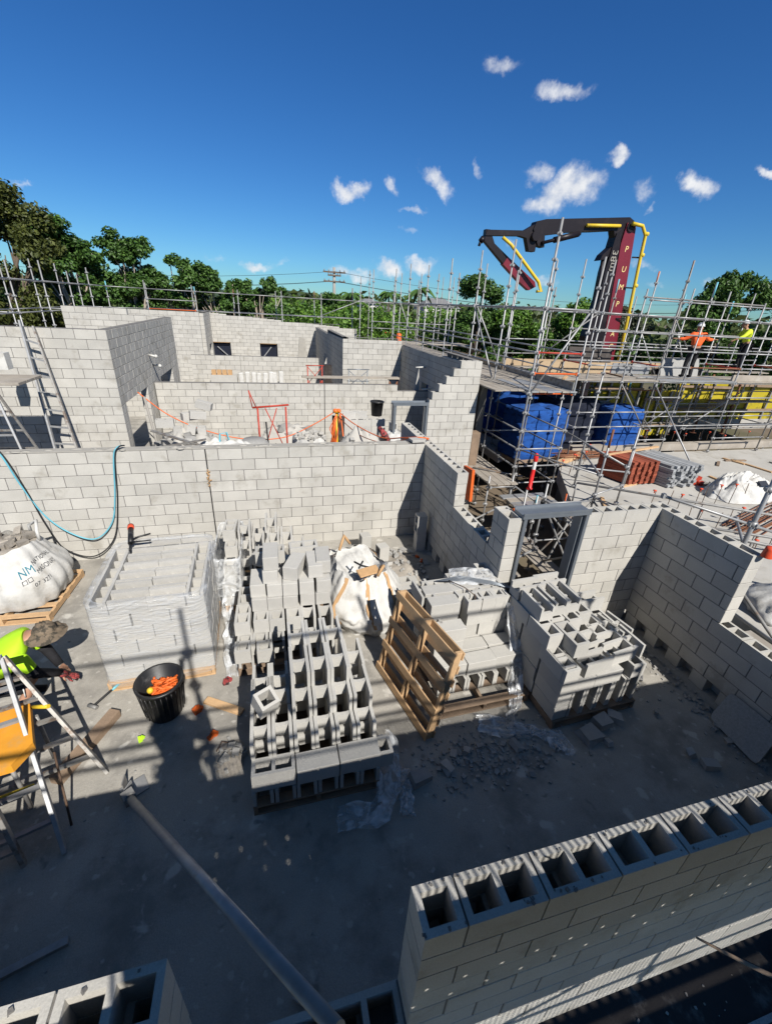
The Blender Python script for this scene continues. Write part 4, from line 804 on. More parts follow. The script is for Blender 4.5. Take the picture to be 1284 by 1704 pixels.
# odds and ends lying about on the right slabs and decks
for i in range(34):
    r=random.Random(500+i); 
    if i<22: x=r.uniform(5.2,15); y=r.uniform(-1.5,3.6); z=.004
    elif i<28: x=r.uniform(5.2,9.5); y=r.uniform(4.5,5.6); z=LV(6)+.07
    else: x=r.uniform(2.75,3.4); y=r.uniform(2.4,6); z=.21
    if i<22 and y>1.15*(x-4.35)*.9+.3: y=r.uniform(-1.5,.2)
    k=i%4; m=MB(); R=Matrix.Rotation(r.uniform(0,3.1),3,'Z')
    if k<2: m.box((x,y,z+.022),(r.uniform(.4,1.6),.09,.042),R,.003); nm,mt,lb,ct='timber_offcut',('pine','oldpine')[k],('short pale timber offcut lying loose among the scaffold on the right','short dark timber offcut lying loose among the scaffold on the right')[k],'timber'
    elif k==2: L_=r.uniform(.5,1.6); d=R@V((L_/2,0,0)); m.tube(V((x,y,z+.024))-d,V((x,y,z+.024))+d,.022,7); nm,mt,lb,ct='loose_tube','galvd','loose grey scaffold tube lying on the right slab or deck','tube'
    else:
        for q in range(5): m.rock((x+r.uniform(-.12,.12),y+r.uniform(-.12,.12),z+.02),r.uniform(.02,.06),i*9+q)
        nm,mt,lb,ct='rubble_pile','stone','small scatter of stone bits on the right slab or deck','rubble'
    tag(m.build(nm,mt,None,(x,y,z)),lb,ct,'loose '+ct+' on the right slabs')
# ------------------------------------------------------------------ loose blocks: prototypes share meshes
def proto_mesh(kind):
    m=MB(); P0=lambda x,y:V((x-.195,y-.095,0))
    if kind=='hollow': hollow(m,P0,.39,.19,0,.19)
    elif kind=='half': hollow(m,lambda x,y:V((x-.095,y-.095,0)),.19,.19,0,.19)
    elif kind=='h':      # open-ended knock-out block: two shells, one low web
        for y in (-.095,.063): m.bx(-.195,y,0,.195,y+.032,.19)
        m.prism([(-.018,-.063,.055),(-.018,-.063,.178),(-.018,-.03,.168),(-.018,.03,.168),(-.018,.063,.178),(-.018,.063,.055),(-.018,.048,.03),(-.018,-.048,.03)],(.036,0,0))
    elif kind=='u':      # channel block with two low webs
        for y in (-.095,.063): m.bx(-.195,y,0,.195,y+.032,.19)
        for x in (-.195,.0-.016,.163): m.bx(x,-.063,.0,x+.032,.063,.115)
    elif kind=='solid':
        m.box((0,0,.095),(.39,.19,.19),None,.004)
    me=m.mesh('concrete_block_'+kind); me.materials.append(MT['lblock']); return me
PM={k:proto_mesh(k) for k in ('hollow','half','h','u','solid')}
KD={'hollow':'grey hollow two-core block','half':'grey half block','h':'grey open-ended knock-out block','u':'grey channel block','solid':'grey block'}
ORD=['bottom','second','third','fourth','fifth','sixth','seventh']
NB=0
def block(kind,x,y,z,rz=0,label=None,group=None,rx=0,ry=0):
    global NB; NB+=1
    o=bpy.data.objects.new('concrete_block',PM[kind]); COL.objects.link(o); o.location=(x,y,z); o.rotation_euler=(rx,ry,rz)
    tag(o,label,'block',group); return o
class Stack:
    """local frame: origin at base corner, rz rotation"""
    def __init__(s,x,y,rz,where,z0=.13): s.o=V((x,y,0)); s.R=Matrix.Rotation(rz,3,'Z'); s.rz=rz; s.w=where; s.z0=z0
    jj=.006; rj=.012
    def put(s,kind,lx,ly,k,rz=0,dz=0,rx=0,ry=0,jit=None,label=None):
        jit=s.jj if jit is None else jit
        p=s.o+s.R@V((lx+rnd(-jit,jit),ly+rnd(-jit,jit),0))
        lb=label or f"{KD[kind]} in the {ORD[k]} layer of {s.w}"
        return block(kind,p.x,p.y,s.z0+k*.192+dz,s.rz+rz+rnd(-s.rj,s.rj),lb,'blocks of '+s.w,rx,ry)
def pallet(x,y,rz,label,wx=1.2,wy=1.2,z=0,mat='pine',group='timber pallets',slats=6):
    t=thing('pallet',label,'pallet',(x,y,z),group); 
    def bxl(x0,y0,z0,x1,y1,z1,nm):
        m=MB(); m.bx(x0,y0,z0,x1,y1,z1,.003); o=MB(); o.v=m.v;o.f=m.f;o.sm=m.sm
        ob=o.build(nm,mat,None); ob.parent=t; return ob
    for q in (0,wx/2-.02,wx-.04): bxl(q,0,.02,q+.04,wy,.105,'bearer')
    sw=.095
    for k in range(slats): a=k*(wy-sw)/(slats-1); bxl(-.003,a,.106,wx+.003,a+sw,.127,'top_slat')
    for k in range(3): a=k*(wy-sw)/2; bxl(-.002,a,0,wx+.002,a+sw,.019,'bottom_slat')
    t.rotation_euler=(0,0,rz); return t
# --- S1: shrink-wrapped pallet on the left
s=Stack(-4.95,-3.22,.03,'the shrink-wrapped pallet')
pallet(-4.96,-3.22,.03,'timber pallet under the shrink-wrapped block stack',1.2,1.38)
for k in range(6):
    top=k==5
    if k%2==1:     # ends across
        for c in range(3):
            ly=.2+c*.4+.08*(c>1)*0
            s.put('u' if top else 'hollow',.1,ly+.03,k,PI/2); s.put('u' if top else 'hollow',1.1,ly+.03,k,PI/2)
        rows=range(6) if top else [0]
        for r in rows:
            for j in range(2): s.put('u' if top else 'solid',.4+.4*j,.1+r*.2+.03,k)
        if top:
            for j in range(3): s.put('u',.2+.4*j,1.3,k)
    else:
        for j in range(3): s.put('solid',.2+.4*j,.1+.03,k)
        for c in range(5): s.put('half',1.1,.33+c*.2,k); 
        for c in range(3): s.put('half',.1,.33+c*.4,k)
def wrap(name,label,cx,cy,rx,ry,z0,z1,rz,sd,mat='wrap',cat='plastic wrap',rim=.06):
    R=Matrix.Rotation(rz,3,'Z')
    def fn(u,v):
        a=2*PI*u; ca,sa=math.cos(a),math.sin(a); k=(abs(ca)**9+abs(sa)**9)**(-1/9)
        n_=mnoise.noise(V((ca*3+sd,sa*3,v*6)))*.018+mnoise.noise(V((ca*9+sd,sa*9,v*14)))*.008
        q=1+n_*.8; 
        z=z0+(z1-z0)*min(1,v/.88); 
        if v>.88: q-=(v-.88)/.12*rim*1.6; z=z1+.012-.02*((v-.88)/.12)+.02*mnoise.noise(V((ca*4,sa*4,sd)))
        p=R@V((ca*k*rx*q,sa*k*ry*q,0)); return V((cx+p.x,cy+p.y,z))
    m=MB(); m.grid(fn,96,26,True); return tag(m.build(name,mat),label,cat)
wrap('shrink_wrap','clear shrink wrap stretched round the left pallet of blocks',-4.37,-2.51,.64,.74,.10,1.30,.03,2)
t=thing('caulking_gun','black hand tool with orange-red end lying on top of the wrapped pallet','hand tool',(-4.80,-1.9,1.3))
m=MB(); m.tube((-4.86,-1.62,1.38),(-4.79,-1.95,1.33),.036,10); m.tube((-4.79,-1.95,1.33),(-4.76,-2.12,1.32),.016,8); m.build('body','black',t)
m=MB(); m.tube((-4.877,-1.54,1.39),(-4.86,-1.62,1.38),.042,10); m.build('end_cap','cap',t)
m=MB(); m.path([(-4.80,-1.90,1.35),(-4.70,-1.87,1.38),(-4.56,-1.84,1.40)],[.018,.014,.012],8); m.path([(-4.79,-1.94,1.34),(-4.70,-1.95,1.35),(-4.54,-1.95,1.36)],[.016,.012,.010],8); m.build('handle','black',t)
# --- S2: two ragged pallets in the middle
pallet(-3.72,-1.95,-.02,'timber pallet under the rear ragged block stack',1.3,1.2); pallet(-3.47,-3.28,-.02,'timber pallet under the front ragged block stack, slats showing at its left',1.2,1.2,mat='oldpine')
s=Stack(-3.72,-1.95,-.02,'the rear ragged stack'); s.jj=.016; s.rj=.045
for k in range(5):
    y0=[0,0,.2,.45,.62][k]
    for c in range(6):
        if (c>=4 and k>=4) or (c>=5 and k>=3) or (c in(2,) and k>=4): continue
        yy=y0+(.2 if (c>1 and k>2) else 0)+.2
        while yy<1.12:
            vis=k>=3 or yy<.75 or c in(0,5)
            if vis: s.put('h' if c>0 else 'hollow',.1+c*.212,yy,k,PI/2)
            yy+=.4
s.put('hollow',.62,.30,3,.95,.0,label='grey two-core block lying askew on the rear ragged stack'); s.put('solid',.98,.02,3,.16,.0,label='long grey block set across the front of the rear ragged stack')
s.put('hollow',.72,-.12,2,PI/2,.1); 
s=Stack(-3.47,-3.28,-.02,'the front ragged stack'); s.jj=.014; s.rj=.04
for k in range(3):
    for c in range(6):
        yy=[.2,.2,.38][k]+(.0 if c<3 else -.02)
        while yy<1.1:
            if k==2 or yy<.65 or c==0: s.put('h' if (k<2 or c>3) else 'hollow',.1+c*.205,yy,k,PI/2)
            yy+=.4
for k in (3,4):
    for c in range(5):
        if k==4 and c==0: s.put('solid',.3+c*.205,.64,k,PI/2,-.012,label='block end-on at the left of the top row of the front ragged stack')
        else: s.put('solid',.3+c*.205,.58 if k==3 else .60,k,PI/2)
for c in range(2): s.put('solid',.45+c*.03,.64,5+c,PI/2,-.01,label=('lower' if c==0 else 'upper')+' of two blocks piled on the front ragged stack')
s.put('solid',.78,.66,5,1.2); s.put('solid',1.03,.66,5,PI/2+.05); s.put('solid',1.14,.72,5,PI/2,.02)
s.put('hollow',.45,1.0,5,0); s.put('hollow',.9,1.05,5,.1)
for i,(lx,ly,k,rz) in enumerate(((.1,-.02,1,.0),(.36,-.04,1,.05))): s.put('half',lx,ly,k,rz)
wrap('shrink_wrap','torn clear wrap hanging round the left side of the ragged stacks',-3.62,-1.4,.20,.62,.35,.98,0,7,'sheet')
# --- S3: front staircase stack
pallet(-3.25,-5.03,.0,'timber pallet under the front staircase stack',1.2,1.2,mat='oldpine')
s=Stack(-3.25,-5.03,.0,'the front staircase stack')
for k in range(5):
    for c in range(6):
        if k>[2,2,4,4,4,3][c] or k==1: continue
        yy=[0,0,.2,.4,.6][k]+.2
        while yy<1.25:
            s.put('h',.1+c*.2,min(yy,1.0) if k!=4 else yy,k,PI/2); yy+=.4
# second layer: a face row across the front, open blocks behind
for j in range(2): s.put('solid',.6+.4*j,.1,1)
s.put('hollow',.2,.1,1,0,0,rx=-.12,label='tilted block across the front left corner of the staircase stack'); 
for c in range(6): s.put('h',.1+c*.2,.40,1,PI/2)
for c in range(6): s.put('h',.1+c*.2,.8,1,PI/2)
s.put('half',.14,.62,3,.5,.0,rx=.35,label='half block tipped over on the left of the staircase stack')
s.put('hollow',1.13,.12,1,.0,-.03)
# --- S4: stack behind the leaning pallet
pallet(-1.18,-4.42,.02,'weathered pallet under the stack behind the leaning pallet',1.2,1.3,mat='oldpine')
s=Stack(-1.15,-4.2,.03,'the stack behind the leaning pallet'); s.jj=.012; s.rj=.03
for c in range(6):
    s.put('h',.1+c*.2,.2,0,PI/2); 
for j in range(3): s.put('solid',.2+.4*j,.16,1)
for k in (2,3,4):
    for j in range(3):
        if k%2==0: s.put('half',.65+.2*j,.60,k) 
        else: s.put('half',.65+.2*j,.60,k)
    s.put('solid',.25,.60,k,0)
    for c in range(3): s.put('half',1.1,.8+.2*c,k)
    for c in range(2): s.put('solid',.25+.4*c,.85,k,0)
for k in (0,1):
    for j in range(3): s.put('solid',.2+.4*j,.60,k); s.put('solid',.2+.4*j,.82,k)
    for j in range(3): s.put('solid',.2+.4*j,.38,k) if k==1 else None
s.put('solid',.22,.34,2,0.03,label='block set forward on the left of the stack behind the leaning pallet'); s.put('solid',.24,.36,3,-.02,label='second block set forward on the left of the stack behind the leaning pallet')
for (lx,ly,k,rz,kd) in ((.65,.75,5,.1,'hollow'),(.98,.86,5,.0,'hollow'),(.35,.62,5,-.05,'hollow'),(.3,.95,5,.0,'h'),(.7,1.05,5,0,'hollow'),(1.08,1.1,5,0,'hollow'),(.08,.6,4,PI/2,'h'),(.1,.9,5,PI/2,'h'),(.9,.62,4,0,'hollow'),(.6,.8,4,0,'hollow'),(1.0,.8,4,0,'hollow'),(.3,.75,4,0,'hollow')):
    if k==5 and ly>.7 or k==4: s.put(kd,lx,ly,min(k,4) if k==5 else k-1 if kd!='hollow' else k-0 if ly<.7 else 3,rz)
t=thing('strap_bundle','pale twisted strap and grey film lying on the stack behind the leaning pallet','strap',(-.3,-3.4,1.1))
m=MB()
for k in range(4): m.path([(-.88+rnd(-.02,.02),-3.22,1.12),(-.55,-3.28+k*.02,1.13+.01*k),(-.15,-3.42+k*.02,1.12),(.12,-3.62+k*.015,1.12)],.007,6)
m.build('straps','steelblue',t); m=MB(); m.grid(lambda u,v:V((-.7+u*.6+.1*v,-3.3+v*.35-u*.15,1.10+.05*abs(mnoise.noise(V((u*4,v*4,2))))+.04*math.sin(PI*u)*v)),18,12); m.build('film','sheet',t)
m=MB(); m.path([(-.72,-3.25,1.13),(-.58,-3.45,1.14),(-.5,-3.62,1.12),(-.52,-3.66,1.05)],.006,6); tag(m.build('bent_bar','rebar'),'thin bent steel bar lying over the stack behind the leaning pallet','bar')
# hanging plastic between S4 and S5
def hangsheet(name,label,pts,wd,sd,mat='sheet',thick=.03):
    m=MB(); P=[V(p) for p in pts]
    def fn(u,v):
        x=v*(len(P)-1); i=min(int(x),len(P)-2); f=x-i; c=P[i].lerp(P[i+1],f); a=(P[i+1]-P[i]); s_=V((a.y,-a.x,0)); 
        if s_.length<.02: s_=V((1,.2,0))
        s_.normalize(); ww=wd*(.75+.5*mnoise.noise(V((v*3+sd,1,2)))); q=(u-.5)*2
        return c+s_*(q*ww)+V((0,0,abs(mnoise.noise(V((u*5+sd,v*5,sd))))*thick*3+abs(mnoise.noise(V((u*14,v*12,sd))))*thick))+V((mnoise.noise(V((u*4,v*6,sd+3)))*.05,mnoise.noise(V((u*4,v*6,sd+9)))*.05,0))
    m.grid(fn,26,44); return tag(m.build(name,mat),label,'plastic sheet')
hangsheet('plastic_sheet','crumpled clear plastic hanging between the two right stacks',[(-.02,-3.7,1.0),(-.03,-3.95,.6),(-.10,-4.25,.2),(-.2,-4.45,.03),(-.35,-4.62,.02)],.10,1)
hangsheet('plastic_sheet','clear plastic sheet trailing on the floor in front of the right stacks',[(-.75,-4.58,.01),(-.4,-4.72,.015),(-.15,-4.8,.015),(.1,-4.98,.015),(.0,-5.1,.01)],.14,4)
hangsheet('plastic_sheet','thin clear plastic spilling off the right corner of the staircase stack',[(-1.98,-4.75,.40),(-1.93,-5.0,.12),(-2.0,-5.15,.02),(-2.12,-5.28,.015),(-2.5,-5.24,.015)],.15,8)
hangsheet('plastic_sheet','wisp of clear plastic on the floor below the staircase stack',[(-1.75,-4.9,.015),(-1.8,-5.12,.02),(-1.85,-5.35,.015)],.10,12)
hangsheet('plastic_sheet','clear plastic draped on the floor between the wrapped pallet and the ragged stacks',[(-3.66,-2.0,.45),(-3.62,-2.4,.2),(-3.6,-2.8,.06),(-3.55,-3.3,.02)],.10,15)
# --- S5: right stack
pallet(.07,-4.82,.05,'dark timber pallet under the right-hand stack',1.22,1.2,mat='oldpine')
s=Stack(.06,-4.80,.06,'the right-hand stack')
for k in range(6):
    # left face
    dep=[6,6,6,6,6,3][k]
    if k<4:
        for c in range(3): s.put('hollow' if k==3 else 'solid',.1,.2+c*.42,k,PI/2)
        for c in range(5): s.put(('h' if k in(0,1) else 'hollow'),.3+c*.2,.2,k,PI/2) if k in(0,1) else None
    if k==1:
        pass
for j in range(3): s.put('solid',.3+.4*j-.02,.1,2,0) if j<2 else s.put('half',1.12,.1,2)
s.put('hollow',.1+.0,.25,3,PI/2,0); s.put('u',.5,.12,3,0.05); s.put('u',.93,.2,3,.08); s.put('h',1.14,.3,3,PI/2)
s.put('hollow',.3,.35,4,PI/2) ; s.put('u',.6,.38,3,.1); s.put('u',.62,.58,3,.1); s.put('hollow',.95,.5,3,.05); s.put('h',1.2,.55,3,PI/2+.1)
for c in range(5): s.put('h',.3+c*.2,.75,3,PI/2)
for c in range(5): s.put('h',.3+c*.2,.62,2,PI/2)
s.put('hollow',.1,.55,4,PI/2); s.put('hollow',.1,.95,4,PI/2); s.put('hollow',.3,.78,4,PI/2); s.put('hollow',.5,.72,4,PI/2); s.put('hollow',.72,.8,4,PI/2)
s.put('u',.12,.80,5,PI/2); s.put('u',.36,.85,5,PI/2); s.put('u',.56,.85,5,PI/2); s.put('u',.2,1.12,5,0); s.put('u',.55,1.15,5,0); s.put('hollow',.3,1.1,4,0); s.put('hollow',.7,1.1,4,0); s.put('u',1.0,.9,4,.0); s.put('solid',1.0,1.1,3,0); s.put('solid',.6,1.1,3,0); s.put('solid',1.0,1.1,2,0)
# --- small pile by the strapped bag, and single blocks by the corner
def single(kind,x,y,z,rz,label,rx=0,ry=0,group=None): return block(kind,x,y,z,rz,label,group,rx,ry)
single('solid',-.95,-2.35,.19,.1,'upper grey block of the low pair beside the strapped white bag'); single('solid',-.97,-2.33,0,.08,'lower grey block of the low pair beside the strapped white bag')
single('hollow',-1.02,-2.12,.19,.12,'hollow block behind the low pair beside the strapped white bag'); single('solid',-.9,-2.12,0,.1,'block at floor level behind the low pair beside the strapped bag'); single('solid',-.82,-1.86,0,.05,'grey block on the floor in front of the rubble heap')
single('hollow',-.27,-.62,.39,0,'white-lit hollow block balanced on top of the upright block near the wall corner',ry=PI/2); single('solid',-.25,-.60,.0,0,'upright block in shadow near the wall corner',ry=PI/2); single('solid',-.12,-.42,.0,.3,'dark block standing in the wall corner shadow',ry=PI/2)
single('hollow',-1.12,-1.02,0,.2,'hollow block standing on end beside the rubble heap, cores facing the room',ry=PI/2); single('solid',-1.35,-.55,0,.1,'sunlit block standing on end near the rubble heap',ry=PI/2)
for o in list(COL.objects)[-5:]:
    if o.name.startswith('concrete_block') and abs(o.rotation_euler[1])>1: o.location.z+=.195
for o in COL.objects:
    if o.name.startswith('concrete_block') and abs(o.rotation_euler[1])>1 and o.location.z<.19: o.location.z=.195
    elif o.name.startswith('concrete_block') and abs(o.rotation_euler[1])>1 and o.location.z>.385 and o.location.z<.5: o.location.z=.585
# rubble heap
def heap(name,label,cx,cy,rx,ry,h,sd,n,mat='rubble',smin=.01,smax=.05):
    t=thing(name,label,'rubble',(cx,cy,0)); m=MB()
    m.grid(lambda u,v:V((cx+rx*v*math.cos(2*PI*u)*(1+.2*mnoise.noise(V((math.cos(2*PI*u)*2,math.sin(2*PI*u)*2,sd)))),cy+ry*v*math.sin(2*PI*u)*(1+.2*mnoise.noise(V((math.cos(2*PI*u)*2,math.sin(2*PI*u)*2,sd+4)))),-.005+h*(1-v**(3.2 if h>.5 else 1.6))*(1+(.22 if h>.5 else .5)*mnoise.noise(V((v*4*math.cos(2*PI*u),v*4*math.sin(2*PI*u),sd)))))),30,12,True); m.build('mound',mat,t)
    m=MB(); r=random.Random(sd)
    for k in range(n):
        a=r.random()*6.28; q=math.sqrt(r.random())*1.12; m.rock((cx+rx*q*math.cos(a),cy+ry*q*math.sin(a),max(.005,h*(1-q**(3.2 if h>.5 else 1.6)))),r.uniform(smin,smax)*(1 if r.random()<.8 else 1.6),sd*1000+k)
    tag(m.build('chunks','stone',t),kind='stuff'); return t
heap('rubble_heap','low heap of broken mortar and block chips near the far right corner','',0,0,0,0,0) if False else heap('rubble_heap','low heap of broken mortar and block chips near the far right corner',-.72,-1.15,.48,.6,.16,3,110)
m=MB(); r=random.Random(4)
for k in range(520):
    q=r.gauss(0,1); x=-.75+.42*r.gauss(0,1); y=-4.95+.16*r.gauss(0,1); s_=abs(r.gauss(0,.012))+.006
    m.rock((x,y,s_*.4),min(s_,.05),k)
for k in range(300):
    a=r.random(); x=X4-.12-abs(r.gauss(0,.16)); y=-3.4-a*3.0; s_=abs(r.gauss(0,.016))+.006; m.rock((x,y,s_*.4),min(s_,.06),9000+k)
for k in range(220): s_=abs(r.gauss(0,.006))+.004; m.rock((r.uniform(-6,2.3),r.uniform(-6.5,-.2),s_*.4),s_,5000+k)
for k in range(90): s_=abs(r.gauss(0,.018))+.008; m.rock((1.35+r.gauss(0,.2),-4.0+r.gauss(0,.4),s_*.4),min(s_,.06),7000+k)
tag(m.build('rubble_gravel','stone'),kind='stuff')
# larger broken pieces
BP=[(-1.62,-5.05,.13,'flat square broken block piece left of the gravel'),(-1.30,-5.0,.08,'small broken block piece under the leaning pallet foot'),(-1.02,-4.87,.07,'broken block chip among the gravel'),(.45,-5.0,.13,'largest broken block piece at the foot of the right-hand stack'),(.70,-4.9,.12,'second broken block piece at the foot of the right-hand stack'),(.92,-4.86,.10,'rightmost broken block piece at the foot of the right-hand stack'),(.62,-5.12,.07,'small flat broken piece in front of the right-hand stack'),(1.45,-5.45,.09,'pale broken piece beside the leaning grey board'),(1.55,-5.6,.10,'dark broken piece below the leaning grey board'),(-.45,-4.92,.09,'pointed broken piece half buried in the gravel'),(-2.9,-6.3,.07,'broken chip on the dark floor near the sill gap'),(1.7,-4.35,.10,'broken piece against the foot of the right wall')]
for i,(x,y,r_,lb) in enumerate(BP):
    m=MB(); m.rock((x,y,r_*.35),r_,77+i); tag(m.build('broken_block','stone',None,(x,y,0)),lb,'broken block')
# --- leaning pallet standing on edge
t=thing('pallet','pale timber pallet standing on its edge in the middle','pallet',(-1.6,-3.9,0),'timber pallets')
a=V((-1.80,-3.10,0)); b=V((-1.42,-4.64,0)); ax=(b-a).normalized(); nrm=V((ax.y,-ax.x,0)); nrm=nrm if nrm.x>0 else -nrm; lean=V((nrm.x*.22,nrm.y*.22,1)).normalized(); nn=ax.cross(lean).normalized(); nn=nn if nn.x>0 else -nn
Lp=1.2; Hp=1.2; a=b-ax*Lp
def pb(u0,u1,v0,v1,w0,w1,nm):
    m=MB(); c=a+ax*((u0+u1)/2)+lean*((v0+v1)/2+.01)+nn*((w0+w1)/2); m.box(c,(u1-u0,v1-v0,w1-w0),Matrix((ax,lean,nn)).transposed(),.003); m.build(nm,'pine',t)
for k in range(4): v=[.0,.36,.72,1.1][k]; pb(-.01,Lp+.01,v,v+.095,-.021,0,'front_slat')
for u in (0,.58,Lp-.045): pb(u,u+.042,0,Hp,.001,.088,'bearer')
for k in range(7): v=k*(Hp-.095)/6; pb(-.01,Lp+.01,v,v+.095,.089,.110,'back_slat')
# --- bags
t=thing('bulk_bag','white bulk bag of broken blocks with blue and black print on the left pallet','bulk bag',(-6.74,-1.02,.13))
bc=(-6.74,-1.02,.13)
m,fn=bagmesh(bc,.67,.62,.86,3.3,2.8,.085,.66,96,44); m.build('bag','bagw',t)
m=MB(); m.grid(lambda u,v:(lambda p:V((bc[0]+(p.x-bc[0])*v*.96,bc[1]+(p.y-bc[1])*v*.96,bc[2]+.80+.06*(1-v)+.05*mnoise.noise(V((u*9,v*5,2))))))(fn(u,.97)),40,10,True)
for k in range(26): a_=rnd(0,6.28); q=rnd(0,.34); m.rock((bc[0]+q*math.cos(a_),bc[1]+q*math.sin(a_),bc[2]+.86),rnd(.03,.12),300+k)
m.build('rubble_fill','rubble',t)
for (u0,sg) in ((.05,1),(.33,1)):
    m=MB(); p=fn(u0,.96); q=fn(u0+.13,.96); m.path([p,p+V((0,0,.14)),(p+q)/2+V((.05,.05,.24)),q+V((0,0,.12)),q],.022,8); m.build('lifting_loop','bagw',t)
def bagtext(txt,size,u0,v0,mat,nm,slant=0,off=.006):
    vs,fs=text_mesh(txt,size); m=MB(); W_=2*PI*.62
    out=[]
    for p in vs:
        u=u0+p.x/W_; v=v0+p.y/.86+slant*p.x; c=fn(u%1,v); d=(c-V((bc[0],bc[1],c.z))).normalized(); out.append(c+d*off)
    m.add(out,fs); m.build(nm,mat,t)
ub=.835
bagtext('NM',.135,ub,.60,'teal','print_initials',.10); bagtext('NATIONAL',.085,ub+.055,  .70,'navy','print_words',.10); bagtext('MASONRY',.08,ub+.055,.575,'navy','print_words',.10); bagtext('07 3271',.075,ub+.03,.41,'navy','print_number',.10)
bagtext('□□',.075,ub+.0,.50,'navy','print_boxes',.10)
pallet(-7.33,-1.66,-.04,'timber pallet under the printed white bulk bag',1.2,1.2); 
# strapped bag
t=thing('bulk_bag','slumped white bulk bag with tan straps beside the ragged stacks','bulk bag',(-1.75,-2.3,0))
bc2=(-1.62,-2.12,.0)
def fn2(u,v):
    a=2*PI*u; ca,sa=math.cos(a),math.sin(a); k=(abs(ca)**2.6+abs(sa)**2.6)**(-1/2.6)
    pr=(.90+.16*math.sin(PI*min(1,v*1.2)))*(1-.30*v**4); P_=V((ca*1.4,sa*1.4,v*1.3+3))
    n_=.17*mnoise.noise(P_)+.13*abs(mnoise.noise(P_*2.3))-.09*abs(mnoise.noise(P_*4.1+V((3,1,2))))+.035*mnoise.noise(P_*8)
    sl=.16*v
    return V((bc2[0]+.56*ca*k*pr*(1+n_)-sl*.3,bc2[1]+.80*sa*k*pr*(1+n_)+sl,bc2[2]+.70*v*(1+.25*mnoise.noise(V((ca*1.1,sa*1.1,5))))))
m=MB(); m.grid(fn2,96,44,True); m.build('bag','bagw',t)
m=MB(); m.grid(lambda u,v:(lambda p:V((bc2[0]+(p.x-bc2[0])*v,bc2[1]+(p.y-bc2[1])*v,p.z-.16*(1-v)-.01+.12*mnoise.noise(V((u*9,v*5,2))))))(fn2(u,.97)),40,8,True); m.build('bag_top','bagw',t)
for (u0,w_) in ((.62,.10),(.75,.1),(.87,.1),(.15,.09),(.4,.09)):
    m=MB(); pts=[fn2(u0+.01*math.sin(v*8),v)+ (fn2(u0,v)-V((bc2[0],bc2[1],fn2(u0,v).z))).normalized()*.008 for v in np.linspace(.25,1,12)]
    side=V((-(pts[0].y-bc2[1]),pts[0].x-bc2[0],0)).normalized()*.03
    vs=[]; 
    for p in pts: vs+=[p-side,p+side]
    m.add(vs,[(2*i,2*i+1,2*i+3,2*i+2) for i in range(11)],True); m.build('strap','tan',t)
for (p,q,r_) in ((V((-1.95,-1.75,.82)),V((-1.75,-1.6,.84)),V((-1.85,-1.6,1.0))),(V((-1.5,-2.5,.78)),V((-1.4,-2.3,.80)),V((-1.4,-2.45,.92)))):
    m=MB(); m.path([p,p.lerp(r_,.6),r_,q.lerp(r_,.6),q],.024,7); m.build('lifting_loop','tan',t)
m=MB(); m.path([(-1.78,-2.15,.84),(-1.7,-2.3,.86),(-1.6,-2.35,.85)],.014,6); m.path([(-1.75,-2.35,.85),(-1.66,-2.2,.87)],.014,6); tag(m.build('black_tie','rubber'),'twist of black tie lying on the strapped white bag','tie')
m=MB(); m.box((-1.62,-2.42,.83),(.34,.16,.03),Matrix.Rotation(.3,3,'Z')@Matrix.Rotation(.25,3,'X'),.01); tag(m.build('cardboard','tan'),'scrap of tan cardboard tucked in the strapped white bag','cardboard')
# pails
def pail(x,y,z,r0,r1,h,mat,label,fill=None,name='bucket',cat='bucket',parts=True):
    t=thing(name,label,cat,(x,y,z)); m=MB()
    m.lathe((x,y,z),[(0,.004),(r0,.004),(r0+.002,.01),(r1,h),(r1+.014,h),(r1+.014,h-.03),(r1+.002,h-.032)],28); m.lathe((x,y,z),[(r1,h),(r1-.012,h),(r0-.008,.02),(0,.02)],28); m.build('pail',mat,t)
    if fill:
        m=MB(); m.grid(lambda u,v:V((x+(r1-.03)*.9*v*math.cos(2*PI*u),y+(r1-.03)*.9*v*math.sin(2*PI*u),z+h*.62+.05*(1-v)+.06*mnoise.noise(V((v*6*math.cos(2*PI*u)+x,v*6*math.sin(2*PI*u),1))))),24,8,True); m.build('contents',fill,t)
    return t
t=pail(-4.26,-3.63,0,.18,.24,.49,'black','large black bucket holding tangled orange string in front of the wrapped pallet')
m=MB(); r=random.Random(12)
for k in range(26):
    p=[V((-4.24+r.uniform(-.14,.14),-3.57+r.uniform(-.1,.1),.29+r.uniform(0,.10))) for _ in range(5)]; m.path(p,.014,6)
m.build('orange_tangle','cord',t); m=MB(); m.ball((-4.36,-3.66,.38),.035,10,8); m.build('yellow_cap','yellow',t)
m=MB(); 
for a_ in np.linspace(0,2*PI,28,endpoint=False): m.tube((-4.26+.207*math.cos(a_),-3.63+.207*math.sin(a_),.06),(-4.26+.241*math.cos(a_),-3.63+.241*math.sin(a_),.44),.006,5)
m.build('rib','black',t)
m=MB(); m.box((-4.505,-3.63,.44),(.03,.10,.06),None,.01); m.build('handle_lug','black',t); m=MB(); m.box((-4.015,-3.63,.44),(.03,.10,.06),None,.01); m.build('handle_lug','black',t)
pail(-2.05,-1.18,.0,.13,.15,.42,'pail','white pail with red tool tops standing by the strapped bag','brick'); 
m=MB(); m.path([(-2.06,-1.18,.35),(-2.03,-1.15,.5)],.02,8); tag(m.build('trowel_handle','cap'),'red tool handle standing in the white pail','tool')
pail(-1.78,-.72,0,.07,.08,.17,'pail','small white pot on the floor behind the white pail','rubble'); 
